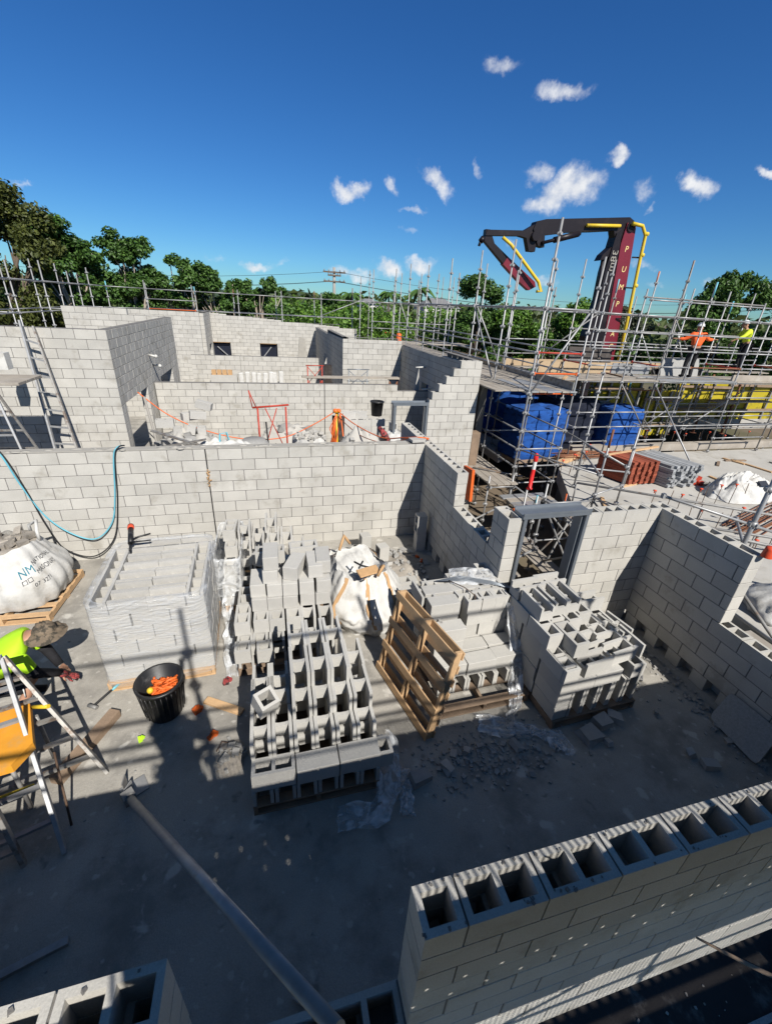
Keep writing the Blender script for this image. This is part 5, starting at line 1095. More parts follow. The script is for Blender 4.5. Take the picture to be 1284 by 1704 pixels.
# orange scraps, green scrap
for (x,y,lb,mt) in ((-.33,-.95,'bright orange rag on the floor near the wall corner','orange'),(-.28,-1.1,'second orange rag on the floor near the wall corner','orange'),(-3.72,-4.10,'small orange plastic cap on the floor right of the black bucket','orange'),(-3.92,-3.72,'orange scrap beside the foot of the black bucket','orange'),(-4.45,-3.98,'small green plastic scrap left of the black bucket','lime'),(-3.62,-3.35,'pinkish scrap beside the ragged stack pallet','glove')):
    kq=.6 if mt=='lime' else 1; m=MB(); m.rock((x,y,.02),.055*kq,int(abs(x*100))); m.box((x+.03*kq,y+.02*kq,.03),(.07*kq,.04*kq,.05*kq),Matrix.Rotation(.7,3,'Y')); tag(m.build('plastic_scrap',mt,None,(x,y,0)),lb,'scrap')
m=MB(); m.box((-3.62,-3.72,.02),(.5,.09,.03),Matrix.Rotation(-.55,3,'Z')); tag(m.build('timber_offcut','pine'),'timber offcut on the floor right of the black bucket','timber')
m=MB(); m.path([(-3.65,-4.3,.02),(-3.6,-4.2,.03),(-3.45,-4.25,.02),(-3.38,-4.3,.01)],.006,6); tag(m.build('wire_scrap','rebar'),'short bent wire on the sunlit floor','wire')
# mortar lump
heap('mortar_lump','grey mortar lump on the floor beside the staircase stack',-3.50,-4.38,.16,.22,.07,9,16)
# hammer on the floor by the worker
t=thing('hammer','hammer with blue handle lying on the floor by the crouching worker','hammer',(-5.0,-3.2,0))
m=MB(); m.tube((-5.06,-3.42,.03),(-4.78,-2.98,.03),.014,8); m.build('shaft','rubber',t); m=MB(); m.tube((-4.93,-3.22,.03),(-4.86,-3.11,.03),.017,8); m.build('grip','hose',t); m=MB(); m.tube((-5.12,-3.40,.03),(-5.02,-3.46,.03),.022,8); m.build('head','galvd',t)
# hoses over the wall
def hose(name,mat,label,pts,r=.012):
    P=[V(p) for p in pts]; out=[]
    for i in range(len(P)-1):
        p0=P[max(i-1,0)];p1=P[i];p2=P[i+1];p3=P[min(i+2,len(P)-1)]
        for k in range(8):
            t_=k/8; out.append(.5*((2*p1)+(p2-p0)*t_+(2*p0-5*p1+4*p2-p3)*t_*t_+(3*p1-p0-3*p2+p3)*t_**3))
    out.append(P[-1]); m=MB(); m.path(out,r,8); return tag(m.build(name,mat),label,'hose' if 'hose' in name else 'cord')
hose('air_hose','hose','pale blue hose looping down the front of the middle wall',[(-5.28,.12,2.06),(-5.33,-.005,2.06),(-5.40,-.03,1.9),(-5.52,-.03,1.2),(-5.66,-.05,.72),(-5.95,-.09,.46),(-6.3,-.08,.60),(-6.6,-.06,.95),(-6.8,-.04,1.5),(-6.95,-.02,2.03),(-7.2,.06,2.06)])
hose('air_hose','rubber','black hose looping lower down the front of the middle wall',[(-5.25,.12,2.06),(-5.30,-.005,2.07),(-5.38,-.03,1.9),(-5.50,-.03,1.1),(-5.68,-.06,.42),(-6.05,-.1,.12),(-6.45,-.1,.32),(-6.62,-.08,.8),(-6.75,-.04,1.4),(-6.93,-.02,2.05),(-7.2,.09,2.07)],.011)
# leaning grey board at the right wall
m=MB(); 
_a=V((2.415,-5.03,.30)); _b=V((2.415,-5.62,.32)); _c=V((2.08,-5.72,.012)); _d=V((2.13,-5.10,.012))
_n=(_b-_a).cross(_d-_a).normalized(); _pts=[]
for P0_,P1_,P2_ in ((_d,_a,_b),(_a,_b,_c),(_b,_c,_d),(_c,_d,_a)):
    for f_ in (0,.5,1):
        _pts.append(P1_+(P0_-P1_).normalized()*.06*(1-f_)**2+(P2_-P1_).normalized()*.06*f_**2)
m.prism([p+V((-.02,0,.02)) for p in _pts],_n*.03); tag(m.build('leaning_board','granite'),'flat grey board leaning against the foot of the right wall','board')
# ------------------------------------------------------------------ aluminium trestles
def trestle(name,label,F1,F2,F3,F4,apL,apR,mat='alu',rungs=3,group=None):
    """two ladder frames: F1,F2 feet of frame one; F3,F4 feet of frame two; hinged along apL-apR"""
    t=thing(name,label,'trestle',tuple((V(F1)+V(F4))/2),group)
    F1,F2,F3,F4,apL,apR=[V(x) for x in (F1,F2,F3,F4,apL,apR)]
    for p,q,nm,mt in ((F1,apL,'leg',mat),(F2,apR,'leg',mat),(F3,apL+V((0,.03,0)),'leg','aluold'),(F4,apR+V((0,.03,0)),'leg','aluold')):
        m=MB(); m.beam(p,q,.062,.034,up=(1,.3,0),ch=.003); m.build(nm,mt,t)
    for (a_,b_,c_,d_,mt) in ((F1,apL,F2,apR,mat),(F3,apL,F4,apR,'aluold')):
        for k in range(rungs):
            f=.16+.68*k/max(1,rungs-1); m=MB(); m.beam(a_.lerp(b_,f),c_.lerp(d_,f),.04,.03); m.build('rung',mt,t)
    m=MB(); m.beam(apL,apR,.07,.05); m.build('head','alu',t); return t
trestle('folding_trestle','folded aluminium trestle standing open at the lower left beside the crouching worker',(-4.81,-4.98,0),(-5.75,-5.3,0),(-4.68,-4.29,.0),(-5.65,-4.6,0),(-5.47,-3.77,1.18),(-6.3,-4.0,1.18),rungs=5)
m=MB(); m.tube((-4.84,-4.75,.0),(-5.0,-4.35,.50),.010,6); tag(m.build('thin_rod','rebar'),'thin rod standing between the trestle legs','rod')
trestle('folding_trestle','near aluminium trestle in shade cut off by the left edge',(-4.86,-5.97,.0),(-5.9,-6.4,0),(-5.1,-5.0,.0),(-5.9,-5.2,0),(-5.33,-4.72,.95),(-6.3,-5.0,.95),'aluold')
m=MB(); m.beam((-4.56,-5.62,.02),(-5.25,-5.80,.02),.05,.035); tag(m.build('floor_bar','alu'),'pale metal bar lying on the dark floor at the lower left','bar')
t=thing('brick_saw_table','orange yellow board on a low metal stand at the left edge','work table',(-5.6,-4.2,0))
m=MB(); m.prism([(-5.95,-3.98,.62),(-5.32,-3.90,.62),(-5.10,-4.38,.62),(-5.18,-4.58,.62),(-5.95,-4.70,.62)],(0,0,.09)); m.build('board','ogb',t)
for p in ((-5.9,-4.1),(-5.25,-4.0),(-5.25,-4.5),(-5.9,-4.6)):
    m=MB(); m.tube((p[0],p[1],0),(p[0],p[1],.62),.018,8); m.build('leg','galvd',t)
m=MB(); m.tube((-5.15,-4.5,.3),(-5.9,-4.7,.3),.016,8); m.tube((-5.30,-3.92,.66),(-5.12,-4.0,.72),.02,8); m.build('rail','yellow',t)
m=MB(); m.box((-5.95,-4.75,.30),(.9,.24,.035),Matrix.Rotation(.22,3,'Z')); m.box((-6.0,-4.5,.25),(.9,.2,.035),Matrix.Rotation(.2,3,'Z')); tag(m.build('plank','plank'),'pale plank under the orange board at the left edge','plank')
m=MB(); m.box((-4.95,-3.95,.05),(.12,.8,.09),Matrix.Rotation(-.42,3,'Z')); tag(m.build('timber_length','oldpine'),'length of dark timber lying in the trestle shadow','timber')
# left mid-ground trestles and ladder in front of the tall corner wall
t=thing('ladder','pair of long aluminium ladder rails leaning on the tall corner wall','ladder',(-7.2,2,0))
for (p,q) in (((-6.92,1.6,0),(-7.60,3.28,3.72)),((-6.42,1.6,0),(-7.40,3.30,3.62))):
    m=MB(); m.beam(p,q,.075,.035,up=(1,0,0),ch=.003); m.build('rail','alu' if p[0]<-6.6 else 'aluold',t)
for k in range(11):
    f=.06+k*.085; p=V((-6.92,1.6,0)).lerp(V((-7.60,3.28,3.72)),f); q=V((-6.42,1.6,0)).lerp(V((-7.40,3.30,3.62)),f); m=MB(); m.beam(p,q,.035,.03); m.build('rung','alu',t)
trestle('folding_trestle','tall aluminium trestle carrying a plank in front of the corner wall',(-6.95,1.0,0),(-8.0,1.0,0),(-6.95,2.1,0),(-8.0,2.1,0),(-7.55,1.55,2.72),(-8.3,1.55,2.72),rungs=6)
trestle('folding_trestle','second tall trestle further left in front of the corner wall',(-8.3,.9,0),(-9.3,.9,0),(-8.3,2.3,0),(-9.3,2.3,0),(-8.6,1.6,2.6),(-9.3,1.6,2.6),rungs=6)
t=thing('trestle_platform','wide plank platform on the trestles in front of the corner wall','platform',(-8.2,1.9,2.75))
for k in range(3): m=MB(); m.bx(-9.6,1.35+k*.3,2.79,-7.05,1.64+k*.3,2.84,.004); m.build('plank','plank',t)
m=MB(); m.box((-7.72,2.5,3.05),(.18,.2,.3)); tag(m.build('small_box','pail'),'small pale box sitting on the trestle platform','box')
# ------------------------------------------------------------------ second room
t=thing('builders_trestle','tall red adjustable trestle with crossed braces in the second room','trestle',(-2.85,3.5,0))
for x in (-3.18,-2.50): m=MB(); m.tube((x,3.5,0),(x,3.5,1.95),.022,8); m.build('leg','red',t)
for (p,q) in (((-3.3,3.5,1.93),(-2.42,3.5,2.0)),((-3.18,3.5,.9),(-2.5,3.5,.9))): m=MB(); m.tube(p,q,.024,8); m.build('bar','red',t)
for (p,q) in (((-3.0,3.5,1.92),(-2.52,3.5,.75)),((-2.72,3.5,1.92),(-3.1,3.5,.75)),((-3.18,3.5,.9),(-3.0,3.2,.05)),((-2.5,3.5,.9),(-2.4,3.1,.05)),((-3.1,3.5,.75),(-2.9,3.2,.8)),((-3.36,3.5,2.35),(-3.3,3.5,1.93)),((-3.36,3.5,2.35),(-3.22,3.5,1.95))): m=MB(); m.tube(p,q,.014,6); m.build('brace','red',t)
t=thing('yellow_prop','yellow steel prop draped with orange cords in the second room','prop',(-1.2,3.5,0)); m=MB(); m.tube((-1.2,3.5,0),(-1.2,3.5,1.82),.034,10); m.box((-1.2,3.5,1.83),(.16,.16,.02)); m.build('tube','yellow',t)
m=MB(); 
for k in range(7): a_=k*.3; m.path([(-1.2+rnd(-.05,.05),3.5,1.84),(-1.32+rnd(-.1,.1),3.42,1.4),(-1.3+rnd(-.12,.12),3.42,.9),(-1.15+rnd(-.1,.15),3.42,.85+rnd(0,.2)),(-1.12,3.46,1.8)],.011,6)
for k in range(3): m.ball((-1.2+rnd(-.08,.08),3.47,1.85),.06,8,6)
m.build('cord_tangle','cord',t)
hose('extension_cord','cord','orange cord sagging from the tall side wall to the yellow prop',[(-6.05,4.5,2.1),(-5.4,4.2,1.62),(-4.6,3.9,1.30),(-3.6,3.6,1.12),(-2.6,3.5,1.16),(-1.8,3.5,1.5),(-1.2,3.5,1.86)],.013)
hose('extension_cord','cord','orange cords running from the yellow prop to the wall corner cap',[(-1.2,3.48,1.86),(-.9,2.6,1.72),(-.5,1.5,1.70),(-.25,.7,1.92),(-.1,.2,2.07),(.1,.15,2.06),(.05,.05,2.07)],.013)
hose('extension_cord','cord','thin orange cord below the others running to the wall corner',[(-1.18,3.46,1.7),(-.8,2.4,1.5),(-.4,1.3,1.62),(-.2,.4,2.0),(-.05,.1,2.06)],.010)
m=MB(); m.prism([(-1.35,3.62,0),(-1.0,3.62,0),(-.95,3.78,1.62),(-1.28,3.78,1.65)],(0,.03,0)); tag(m.build('form_sheet','formply'),'dark form ply offcut leaning behind the yellow prop','sheet')
s=Stack(-.95,4.0,0,'the block pallet in the second room')
pallet(-.95,4.0,0,'pallet under the block stack in the second room')
for k in range(7):
    for j in range(3):
        if k in(5,6) or j==2 or k%2==0: s.put('hollow',.2+.4*j,.1,k)
    if k==6:
        for r_ in range(1,4): s.put('hollow',.2,.1+r_*.2,k); s.put('u',.6,.1+r_*.2,k)
s.put('h',.15,.15,6,.3,.19); s.put('h',.5,.2,6,-.2,.19)
pail(.12,4.55,1.46,.15,.19,.42,'black','black bucket standing on the block stack in the second room')
single('hollow',.38,3.55,1.30,PI/2,'sunlit block standing on end on the wrapped pack in the second room',ry=PI/2)
t=thing('wrapped_pack','dull plastic-wrapped pack of material behind the low return wall','wrapped pack',(.35,3.2,0)); m,_=bagmesh((.32,3.3,0),.5,.55,1.2,21,4,.04,.9); m.build('wrap','granite',t); m=MB(); m.grid(lambda u,v:V((.32+.42*v*math.cos(2*PI*u),3.3+.46*v*math.sin(2*PI*u),1.17+.15*(1-v*v)*(1+.5*mnoise.noise(V((u*8,v*4,1)))))),30,8,True); m.build('top_sheet','bagw',t)
m=MB(); m.path([(-.15,3.1,1.5),(-.05,2.95,1.35),(.05,2.8,1.22)],[.05,.09,.05],8); tag(m.build('red_tool_case','glove'),'dull red tool case lying on the rubble beside the bucket','case')
heap('rubble_heap','pale rubble heaped over the floor behind the middle wall, left of the low return wall',-.75,2.6,.8,.9,1.5,31,90,'slab',.03,.10)
m=MB(); m.grid(lambda u,v:(lambda a_,r_:V((-.35+.4*r_*math.cos(a_),1.7+.4*r_*math.sin(a_),1.42*(1-.25*r_**2)+.08*mnoise.noise(V((r_*3*math.cos(a_),r_*3*math.sin(a_),5))))))(2*PI*u,v),30,10,True); tag(m.build('dark_cloth','dark'),'dark blue cloth thrown over the rubble near the low return wall','cloth')
t=thing('bulk_bag','open white rubble bag beside the red trestle in the second room','bulk bag',(-1.9,2.9,0)); m,fn3=bagmesh((-1.95,3.0,0),.55,.5,1.32,41,2.6,.14,.8); m.build('bag','bagw',t)
m=MB(); m.grid(lambda u,v:(lambda p:V((-1.95+(p.x+1.95)*v,3.0+(p.y-3.0)*v,1.25+.1*(1-v)+.09*mnoise.noise(V((u*9,v*5,2))))))(fn3(u,.96)),30,8,True)
for k in range(30): m.rock((-1.95+rnd(-.35,.35),3.0+rnd(-.3,.3),1.35),rnd(.03,.08),600+k)
m.build('fill','slab',t)
t=thing('mixer_drum','grey round mixer drum behind the middle wall, under the red trestle','mixer',(-3.25,2.6,0)); m=MB(); m.lathe((-3.3,2.7,.65),[(.1,0),(.34,.18),(.40,.42),(.34,.62),(.24,.72),(.0,.72)],24); m.build('drum','granite',t); m=MB(); 
for a_ in (0,2.1,4.2): m.tube((-3.3+.3*math.cos(a_),2.7+.3*math.sin(a_),0),(-3.3+.12*math.cos(a_),2.7+.12*math.sin(a_),.7),.02,6)
m.build('stand','rust',t); m=MB(); m.lathe((-3.3,2.7,1.05),[(.40,0),(.425,.02),(.40,.05)],24); m.path([(-2.9,2.65,1.0),(-2.8,2.5,1.3),(-2.7,2.4,1.0)],.02,8); m.build('drive_ring','rubber',t)
m=MB(); m.tube((-2.95,3.3,.4),(-3.0,3.4,1.6),.022,8); tag(m.build('bar','rubber'),'black bar standing upright inside the red trestle','bar')
heap('rubble_heap','pale rubble heaped at the foot of the second wall behind the red trestle',-2.3,5.6,1.2,.6,.9,61,80,'slab',.04,.12)
for i,(x,y,z,rz,lb) in enumerate(((-3.9,5.9,.0,.3,'loose block on the floor left behind the red trestle'),(-.3,5.2,1.2,.5,'block tipped on the pallet edge in the second room'))): single('solid',x,y,z,rz,lb)
# left rubble and broken blocks
heap('rubble_heap','pale rubble heaped left of the red trestle behind the middle wall',-4.85,3.35,1.05,1.35,1.34,51,140,'slab',.04,.12)
for i,(x,y,z,rz,kd,lb) in enumerate(((-5.35,3.6,1.45,.1,'hollow','hollow block sitting highest on the left rubble heap'),(-5.05,3.3,1.32,.2,'half','half block on the left rubble heap, left one'),(-4.75,3.3,1.36,0,'half','half block on the left rubble heap, middle one'),(-4.5,3.3,1.34,.1,'half','half block on the left rubble heap, right one'),(-4.7,4.2,1.5,.3,'solid','tilted block piled at the back of the left rubble heap'),(-4.55,4.35,1.72,-.2,'solid','topmost tilted block at the back of the left rubble heap'),(-4.9,4.3,1.45,.5,'solid','dark-sided block at the back of the left rubble heap'))): single(kd,x,y,z,rz,lb,ry=.12*(i%3))
for (p,q,lb) in (((-5.6,2.6,1.2),(-4.3,2.3,1.5),'long pale offcut lying across the left rubble heap'),((-5.5,2.9,1.55),(-4.2,2.1,1.35),'second pale offcut lying across the left rubble heap')):
    m=MB(); m.beam(p,q,.08,.03); tag(m.build('timber_offcut','aluold'),lb,'timber')
t=thing('white_sheet','crumpled white sheet on the floor behind the middle wall','sheet',(-3.9,2.2,0)); m=MB(); m.grid(lambda u,v:V((-4.5+1.3*u,1.9+.8*v,1.22+.2*math.sin(PI*u)*math.sin(PI*v)+.22*abs(mnoise.noise(V((u*5,v*5,3)))))),36,22); m.build('cloth','bagw',t)
m=MB(); m.bx(-4.4,2.0,0,-3.3,2.6,1.12); m.build('crate_under','granite',t)
m=MB(); m.path([(-4.05,2.3,1.0),(-4.0,2.35,1.6),(-3.85,2.3,1.65),(-3.72,2.3,1.0)],.02,8); tag(m.build('blue_hoop','hose'),'pale blue hose hoop standing among the rubble','hose')
t=thing('yellowed_prop','slim prop standing in the first side doorway','prop',(-5.6,3.95,0)); m=MB(); m.tube((-5.55,3.7,0),(-5.85,4.2,2.05),.03,8); m.build('tube','polec',t)
# third room trestle plank
t=thing('plank_on_trestles','long pale plank spanning trestles in the third room','plank',(0,8,2)); m=MB(); m.bx(-1.75,7.9,1.97,1.75,8.15,2.03); m.build('plank','plank',t)
def smalltrestle(x,label,mat,y=8.0,w_=.55,h=2.35):
    t=thing('builders_trestle',label,'trestle',(x,y,0))
    for dx in (-w_/2,w_/2): m=MB(); m.tube((x+dx,y,0),(x+dx,y,h),.018,6); m.build('leg',mat,t)
    for z in (h,h-.42,1.0): m=MB(); m.tube((x-w_/2-.06,y,z),(x+w_/2+.06,y,z),.018,6); m.build('bar',mat,t)
    for (p,q) in (((x-w_/2,y,h-.05),(x+w_/2,y,h-.6)),((x+w_/2,y,h-.05),(x-w_/2,y,h-.6)),((x-w_/2,y,1.9),(x+w_/2,y,1.2)),((x+w_/2,y,1.9),(x-w_/2,y,1.2))): m=MB(); m.tube(p,q,.012,6); m.build('brace',mat,t)
smalltrestle(-1.3,'red trestle holding the left end of the long plank','red',8.0,.5,2.38); smalltrestle(1.55,'dark red trestle holding the right end of the long plank','rust',8.0,.3,1.95); smalltrestle(.35,'grey folding frame with crossed braces against the rear room wall','steelblue',8.6,.7,2.2)
m=MB(); m.box((-.72,9.0,1.15),(.25,.3,2.3)); tag(m.build('dark_locker','formply'),'tall dark box standing beside the far left trestle','box')
m=MB(); m.prism([(2.0,6.9,1.6),(2.2,6.9,1.6),(2.12,6.9,2.55)],(0,.15,0)); tag(m.build('broken_block','stone'),'pointed broken block piece at the right end of the second wall','broken block')
for k in range(4): m=MB(); m.box((-5.15+k*.22,13.0,1.38),(.18,.2,.2)); tag(m.build('clay_block','tan'),'tan clay block in the row on top of the wall-side stack in the far room','block','tan clay blocks in a row')
t=thing('white_pack','row of white bags stacked in the far room','bags',(-3.2,12.8,0))
for k in range(8): m=MB(); m.box((-4.0+k*.24,12.9,.72),(.2,.25,1.44+rnd(-.15,.1)),Matrix.Rotation(rnd(-.15,.15),3,'Y'),.03); m.build('bag','bagw',t)
m=MB(); m.box((-4.75,13.05,.64),(1.1,.5,1.28)); tag(m.build('pallet_stack','lblock'),'low grey stack under the tan clay blocks in the far room','stack')
# ------------------------------------------------------------------ people
def skin(name,joints,edges,root,mat,parent,sub=2):
    ks=list(joints); me=bpy.data.meshes.new(name); me.from_pydata([joints[k][0] for k in ks],[(ks.index(a),ks.index(b)) for a,b in edges],[])
    o=bpy.data.objects.new(name,me); COL.objects.link(o); o.modifiers.new('s','SKIN'); 
    for k,sv in zip(ks,me.skin_vertices[0].data):
        r=joints[k][1]; sv.radius=(r,r) if isinstance(r,(int,float)) else r; sv.use_root=(k==root)
    md=o.modifiers.new('d','SUBSURF'); md.levels=sub; md.render_levels=sub
    bpy.context.view_layer.update(); dg=bpy.context.evaluated_depsgraph_get(); m2=bpy.data.meshes.new_from_object(o.evaluated_get(dg)); m2.name=name
    bpy.data.objects.remove(o); bpy.data.meshes.remove(me)
    m2.materials.clear(); m2.materials.append(MT[mat]); 
    for p in m2.polygons: p.use_smooth=True
    if parent: 
        for v in m2.vertices: v.co-=parent.location
    ob=bpy.data.objects.new(name,m2); COL.objects.link(ob); ob.parent=parent; return ob
def hand(mb,wrist,dirv,up,size=.085,curl=.5):
    w=V(wrist); d=V(dirv).normalized(); u=V(up); s_=d.cross(u).normalized(); u=s_.cross(d).normalized()
    mb.box(w+d*size*.5,(size,size*.95,.028),Matrix((d,s_,u)).transposed(),.009)
    for i in range(4):
        b=w+d*size+s_*(i-1.5)*size*.25; L_=size*(.78,.92,.86,.66)[i]; p1=b+d*L_*.5-u*L_*.12*curl*2; p2=p1+(d*(1-curl)-u*curl)*L_*.5
        mb.path([b-d*.01,p1,p2],[.0095,.009,.007],6)
    b=w+d*size*.3+s_*size*.45; mb.path([b,b+s_*size*.3+d*size*.25,b+s_*size*.33+d*size*.6-u*.01],[.012,.010,.008],6)
def head(mb,c,fw,r=.10):
    c=V(c); f=V(fw).normalized(); s_=f.cross(V((0,0,1))).normalized(); u=s_.cross(f)
    R=Matrix((f,s_,u)).transposed()
    mb.grid(lambda a,b:c+R@V((r*1.02*math.cos(2*PI*a)*math.sin(PI*(.002+.996*b)),r*.80*math.sin(2*PI*a)*math.sin(PI*(.002+.996*b)),-r*1.22*math.cos(PI*(.002+.996*b)))),16,12,True)
    mb.path([c+f*r*.95+u*.02,c+f*r*1.2-u*.025,c+f*r*.98-u*.035],[.012,.018,.012],6)
    for q in(-1,1): mb.ball(c+s_*q*r*.82-f*.005,(.02,.02,.03),6,5)
def worker(label,base,face,J,shirt,pants,helmet=True,helmat='helmet',hatcap=None,legskin=False):
    """J: joint positions (absolute)."""
    t=thing('person',label,'person',base); P={k:V(v) for k,v in J.items()}
    bj={'pel':(P['pel'],(.15,.11)),'spi':((P['pel']+P['che'])/2,(.14,.10)),'che':(P['che'],(.15,.105)),'nec':(P['nec'],.058),'hd':(P['hea'],.07)}
    be=[('pel','spi'),('spi','che'),('che','nec'),('nec','hd')]
    for s in 'LR':
        bj['sh'+s]=(P['sh'+s],.058);bj['el'+s]=(P['el'+s],.045);bj['wr'+s]=(P['wr'+s],.032); be+=[('che','sh'+s),('sh'+s,'el'+s),('el'+s,'wr'+s)]
        bj['hi'+s]=(P['hi'+s],.092);bj['kn'+s]=(P['kn'+s],.062);bj['an'+s]=(P['an'+s],.042); be+=[('pel','hi'+s),('hi'+s,'kn'+s),('kn'+s,'an'+s)]
    skin('body',bj,be,'pel','skin',t)
    m=MB(); head(m,P['hea'],face,.10); m.build('head','skin',t)
    sj={k:(bj[k][0],tuple(x+.022 for x in bj[k][1]) if isinstance(bj[k][1],tuple) else bj[k][1]+.018) for k in ('spi','che')}; g_=.035 if legskin else 0; sj['spi']=(sj['spi'][0],(.175+g_,.135+g_)); sj['che']=(sj['che'][0],(.19+g_,.14+g_)); sj['nk']=(P['che'].lerp(P['nec'],.8),.085+g_*.6); sj['pel']=((P['pel']*.85+P['che']*.15),(.175+g_,.135+g_)); se=[('pel','spi'),('spi','che'),('che','nk')]
    for s in 'LR': sj['sh'+s]=(P['sh'+s],.095); q=P['sh'+s].lerp(P['el'+s],.95); sj['el'+s]=(q,.062); sj['wr'+s]=(P['el'+s].lerp(P['wr'+s],.75),.046); se+=[('che','sh'+s),('sh'+s,'el'+s)]; se+= [('el'+s,'wr'+s)] if not legskin else []
    if legskin:
        for s in 'LR': sj.pop('wr'+s)
    skin('shirt',sj,se,'che',shirt,t)
    pj={'pel':(P['pel'],(.165,.125))}; pe=[]
    for s in 'LR':
        pj['hi'+s]=(P['hi'+s],.108); e=P['hi'+s].lerp(P['kn'+s],.98); pj['kn'+s]=(e,.088 if legskin else .076); pe+=[('pel','hi'+s),('hi'+s,'kn'+s)]
        if not legskin: pj['an'+s]=(P['an'+s],.062); pe+=[('kn'+s,'an'+s)]
    skin('shorts' if legskin else 'trousers',pj,pe,'pel',pants,t)
    fw=V((face[0],face[1],0)).normalized()
    for s in 'LR':
        m=MB(); a=P['an'+s]; td=V(J.get('to'+s,a+fw*.16)); m.path([a+V((0,0,.06)),a-V((0,0,.01)),a.lerp(td,.45)-V((0,0,.03)),td-V((0,0,.035))],[.055,.058,.05,.04],10); m.build('boot','dark',t)
    return t,P
def helmet(t,c,face,mat='helmet'):
    c=V(c); f=V(face); f.z=0; f.normalize(); m=MB()
    m.grid(lambda a,b:c+V((.118*math.cos(2*PI*a)*math.cos(PI/2*b*.995),.105*math.sin(2*PI*a)*math.cos(PI/2*b*.995),.03+.115*math.sin(PI/2*b))),20,9,True)
    m.grid(lambda a,b:c+V((math.cos(2*PI*a)*(.10+.04*b),math.sin(2*PI*a)*(.095+.035*b),.035-.008*b))+f*(.03*b*max(0,(V((math.cos(2*PI*a),math.sin(2*PI*a),0))).dot(f))),20,2,True); m.build('helmet',mat,t)
# worker crouching at the left edge
J=dict(pel=(-6.06,-3.30,.52),che=(-5.76,-3.10,.80),nec=(-5.62,-3.05,.86),hea=(-5.50,-3.04,.86),shL=(-5.78,-2.92,.78),shR=(-5.70,-3.27,.76),elL=(-5.62,-2.88,.50),elR=(-5.56,-3.28,.50),wrL=(-5.50,-2.95,.28),wrR=(-5.44,-3.08,.28),
  hiL=(-6.05,-3.18,.50),hiR=(-6.02,-3.42,.50),knL=(-5.66,-3.08,.36),knR=(-5.56,-3.42,.46),anL=(-5.86,-3.05,.08),anR=(-5.78,-3.56,.10),toL=(-5.68,-3.02,.05),toR=(-5.60,-3.58,.05))
t,P=worker('worker in lime hi-vis shirt and black shorts crouching at the left edge',(-5.7,-3.2,0),(1,.1,-.5),J,'lime','dark',legskin=True)
m=MB(); 
hc=V((-5.47,-3.05,.90)); 
m.grid(lambda a,b:(lambda rr,zz:hc+V((rr*math.cos(2*PI*a)*(1+.10*mnoise.noise(V((math.cos(2*PI*a)*3,math.sin(2*PI*a)*3,b*3)))),rr*math.sin(2*PI*a)*(1+.10*mnoise.noise(V((math.cos(2*PI*a)*3,math.sin(2*PI*a)*3,5)))),zz+.03*mnoise.noise(V((math.cos(2*PI*a)*4,math.sin(2*PI*a)*4,b*4))))))((.205-.09*min(1,b*2.2)) if b<.45 else .115*math.cos((b-.45)/.55*PI/2*.99),-.05+.05*min(1,b*2.2) if b<.45 else .0+.10*math.sin((b-.45)/.55*PI/2)),32,18,True); m.build('hat','camo',t)
m=MB(); hand(m,P['wrL'],(.6,-.2,-.75),(.8,0,.4),.09,.6); hand(m,P['wrR'],(.5,.2,-.8),(.8,0,.4),.09,.6); m.build('hands','skin',t)
m=MB(); m.path([P['elR'].lerp(P['wrR'],.85),P['wrR']+V((.03,0,-.04))],[.04,.042],10); hand(m,P['wrR']+V((.03,0,-.04)),(.7,.3,-.6),(.6,0,.7),.095,.5); m.build('glove','glove',t)
for k_ in 'LR':
    m=MB(); e_,w_=P['el'+k_],P['wr'+k_]; s0=P['sh'+k_].lerp(e_,.75); m.path([s0,e_,e_.lerp(w_,.5),w_.lerp(e_,.05)],[.062,.060,.052,.044],10); m.build('arm_shade','dark',t)  # dark tubes over the forearms, shade on the arms put into colour
vs,fs=text_mesh('Tradie',.085); kn=P['knR'];hp=P['hiR']; ax=(kn-hp).normalized(); up=V((0,0,1)); nrm_=ax.cross(up).normalized(); nrm_=nrm_ if nrm_.y<0 else -nrm_; upv=nrm_.cross(ax); upv=upv if upv.z>0 else -upv
m=MB(); m.add([hp.lerp(kn,.30)+ax*v.x*1.0+upv*(v.y+.035)+nrm_*.108 for v in vs],fs); m.build('shorts_lettering','print',t)
m=MB(); q=hp.lerp(kn,.94); m.path([q+nrm_*.096+upv*a-0*ax for a in (-.06,-.02,.02,.06)],.006,5); m.build('shorts_trim','print',t)
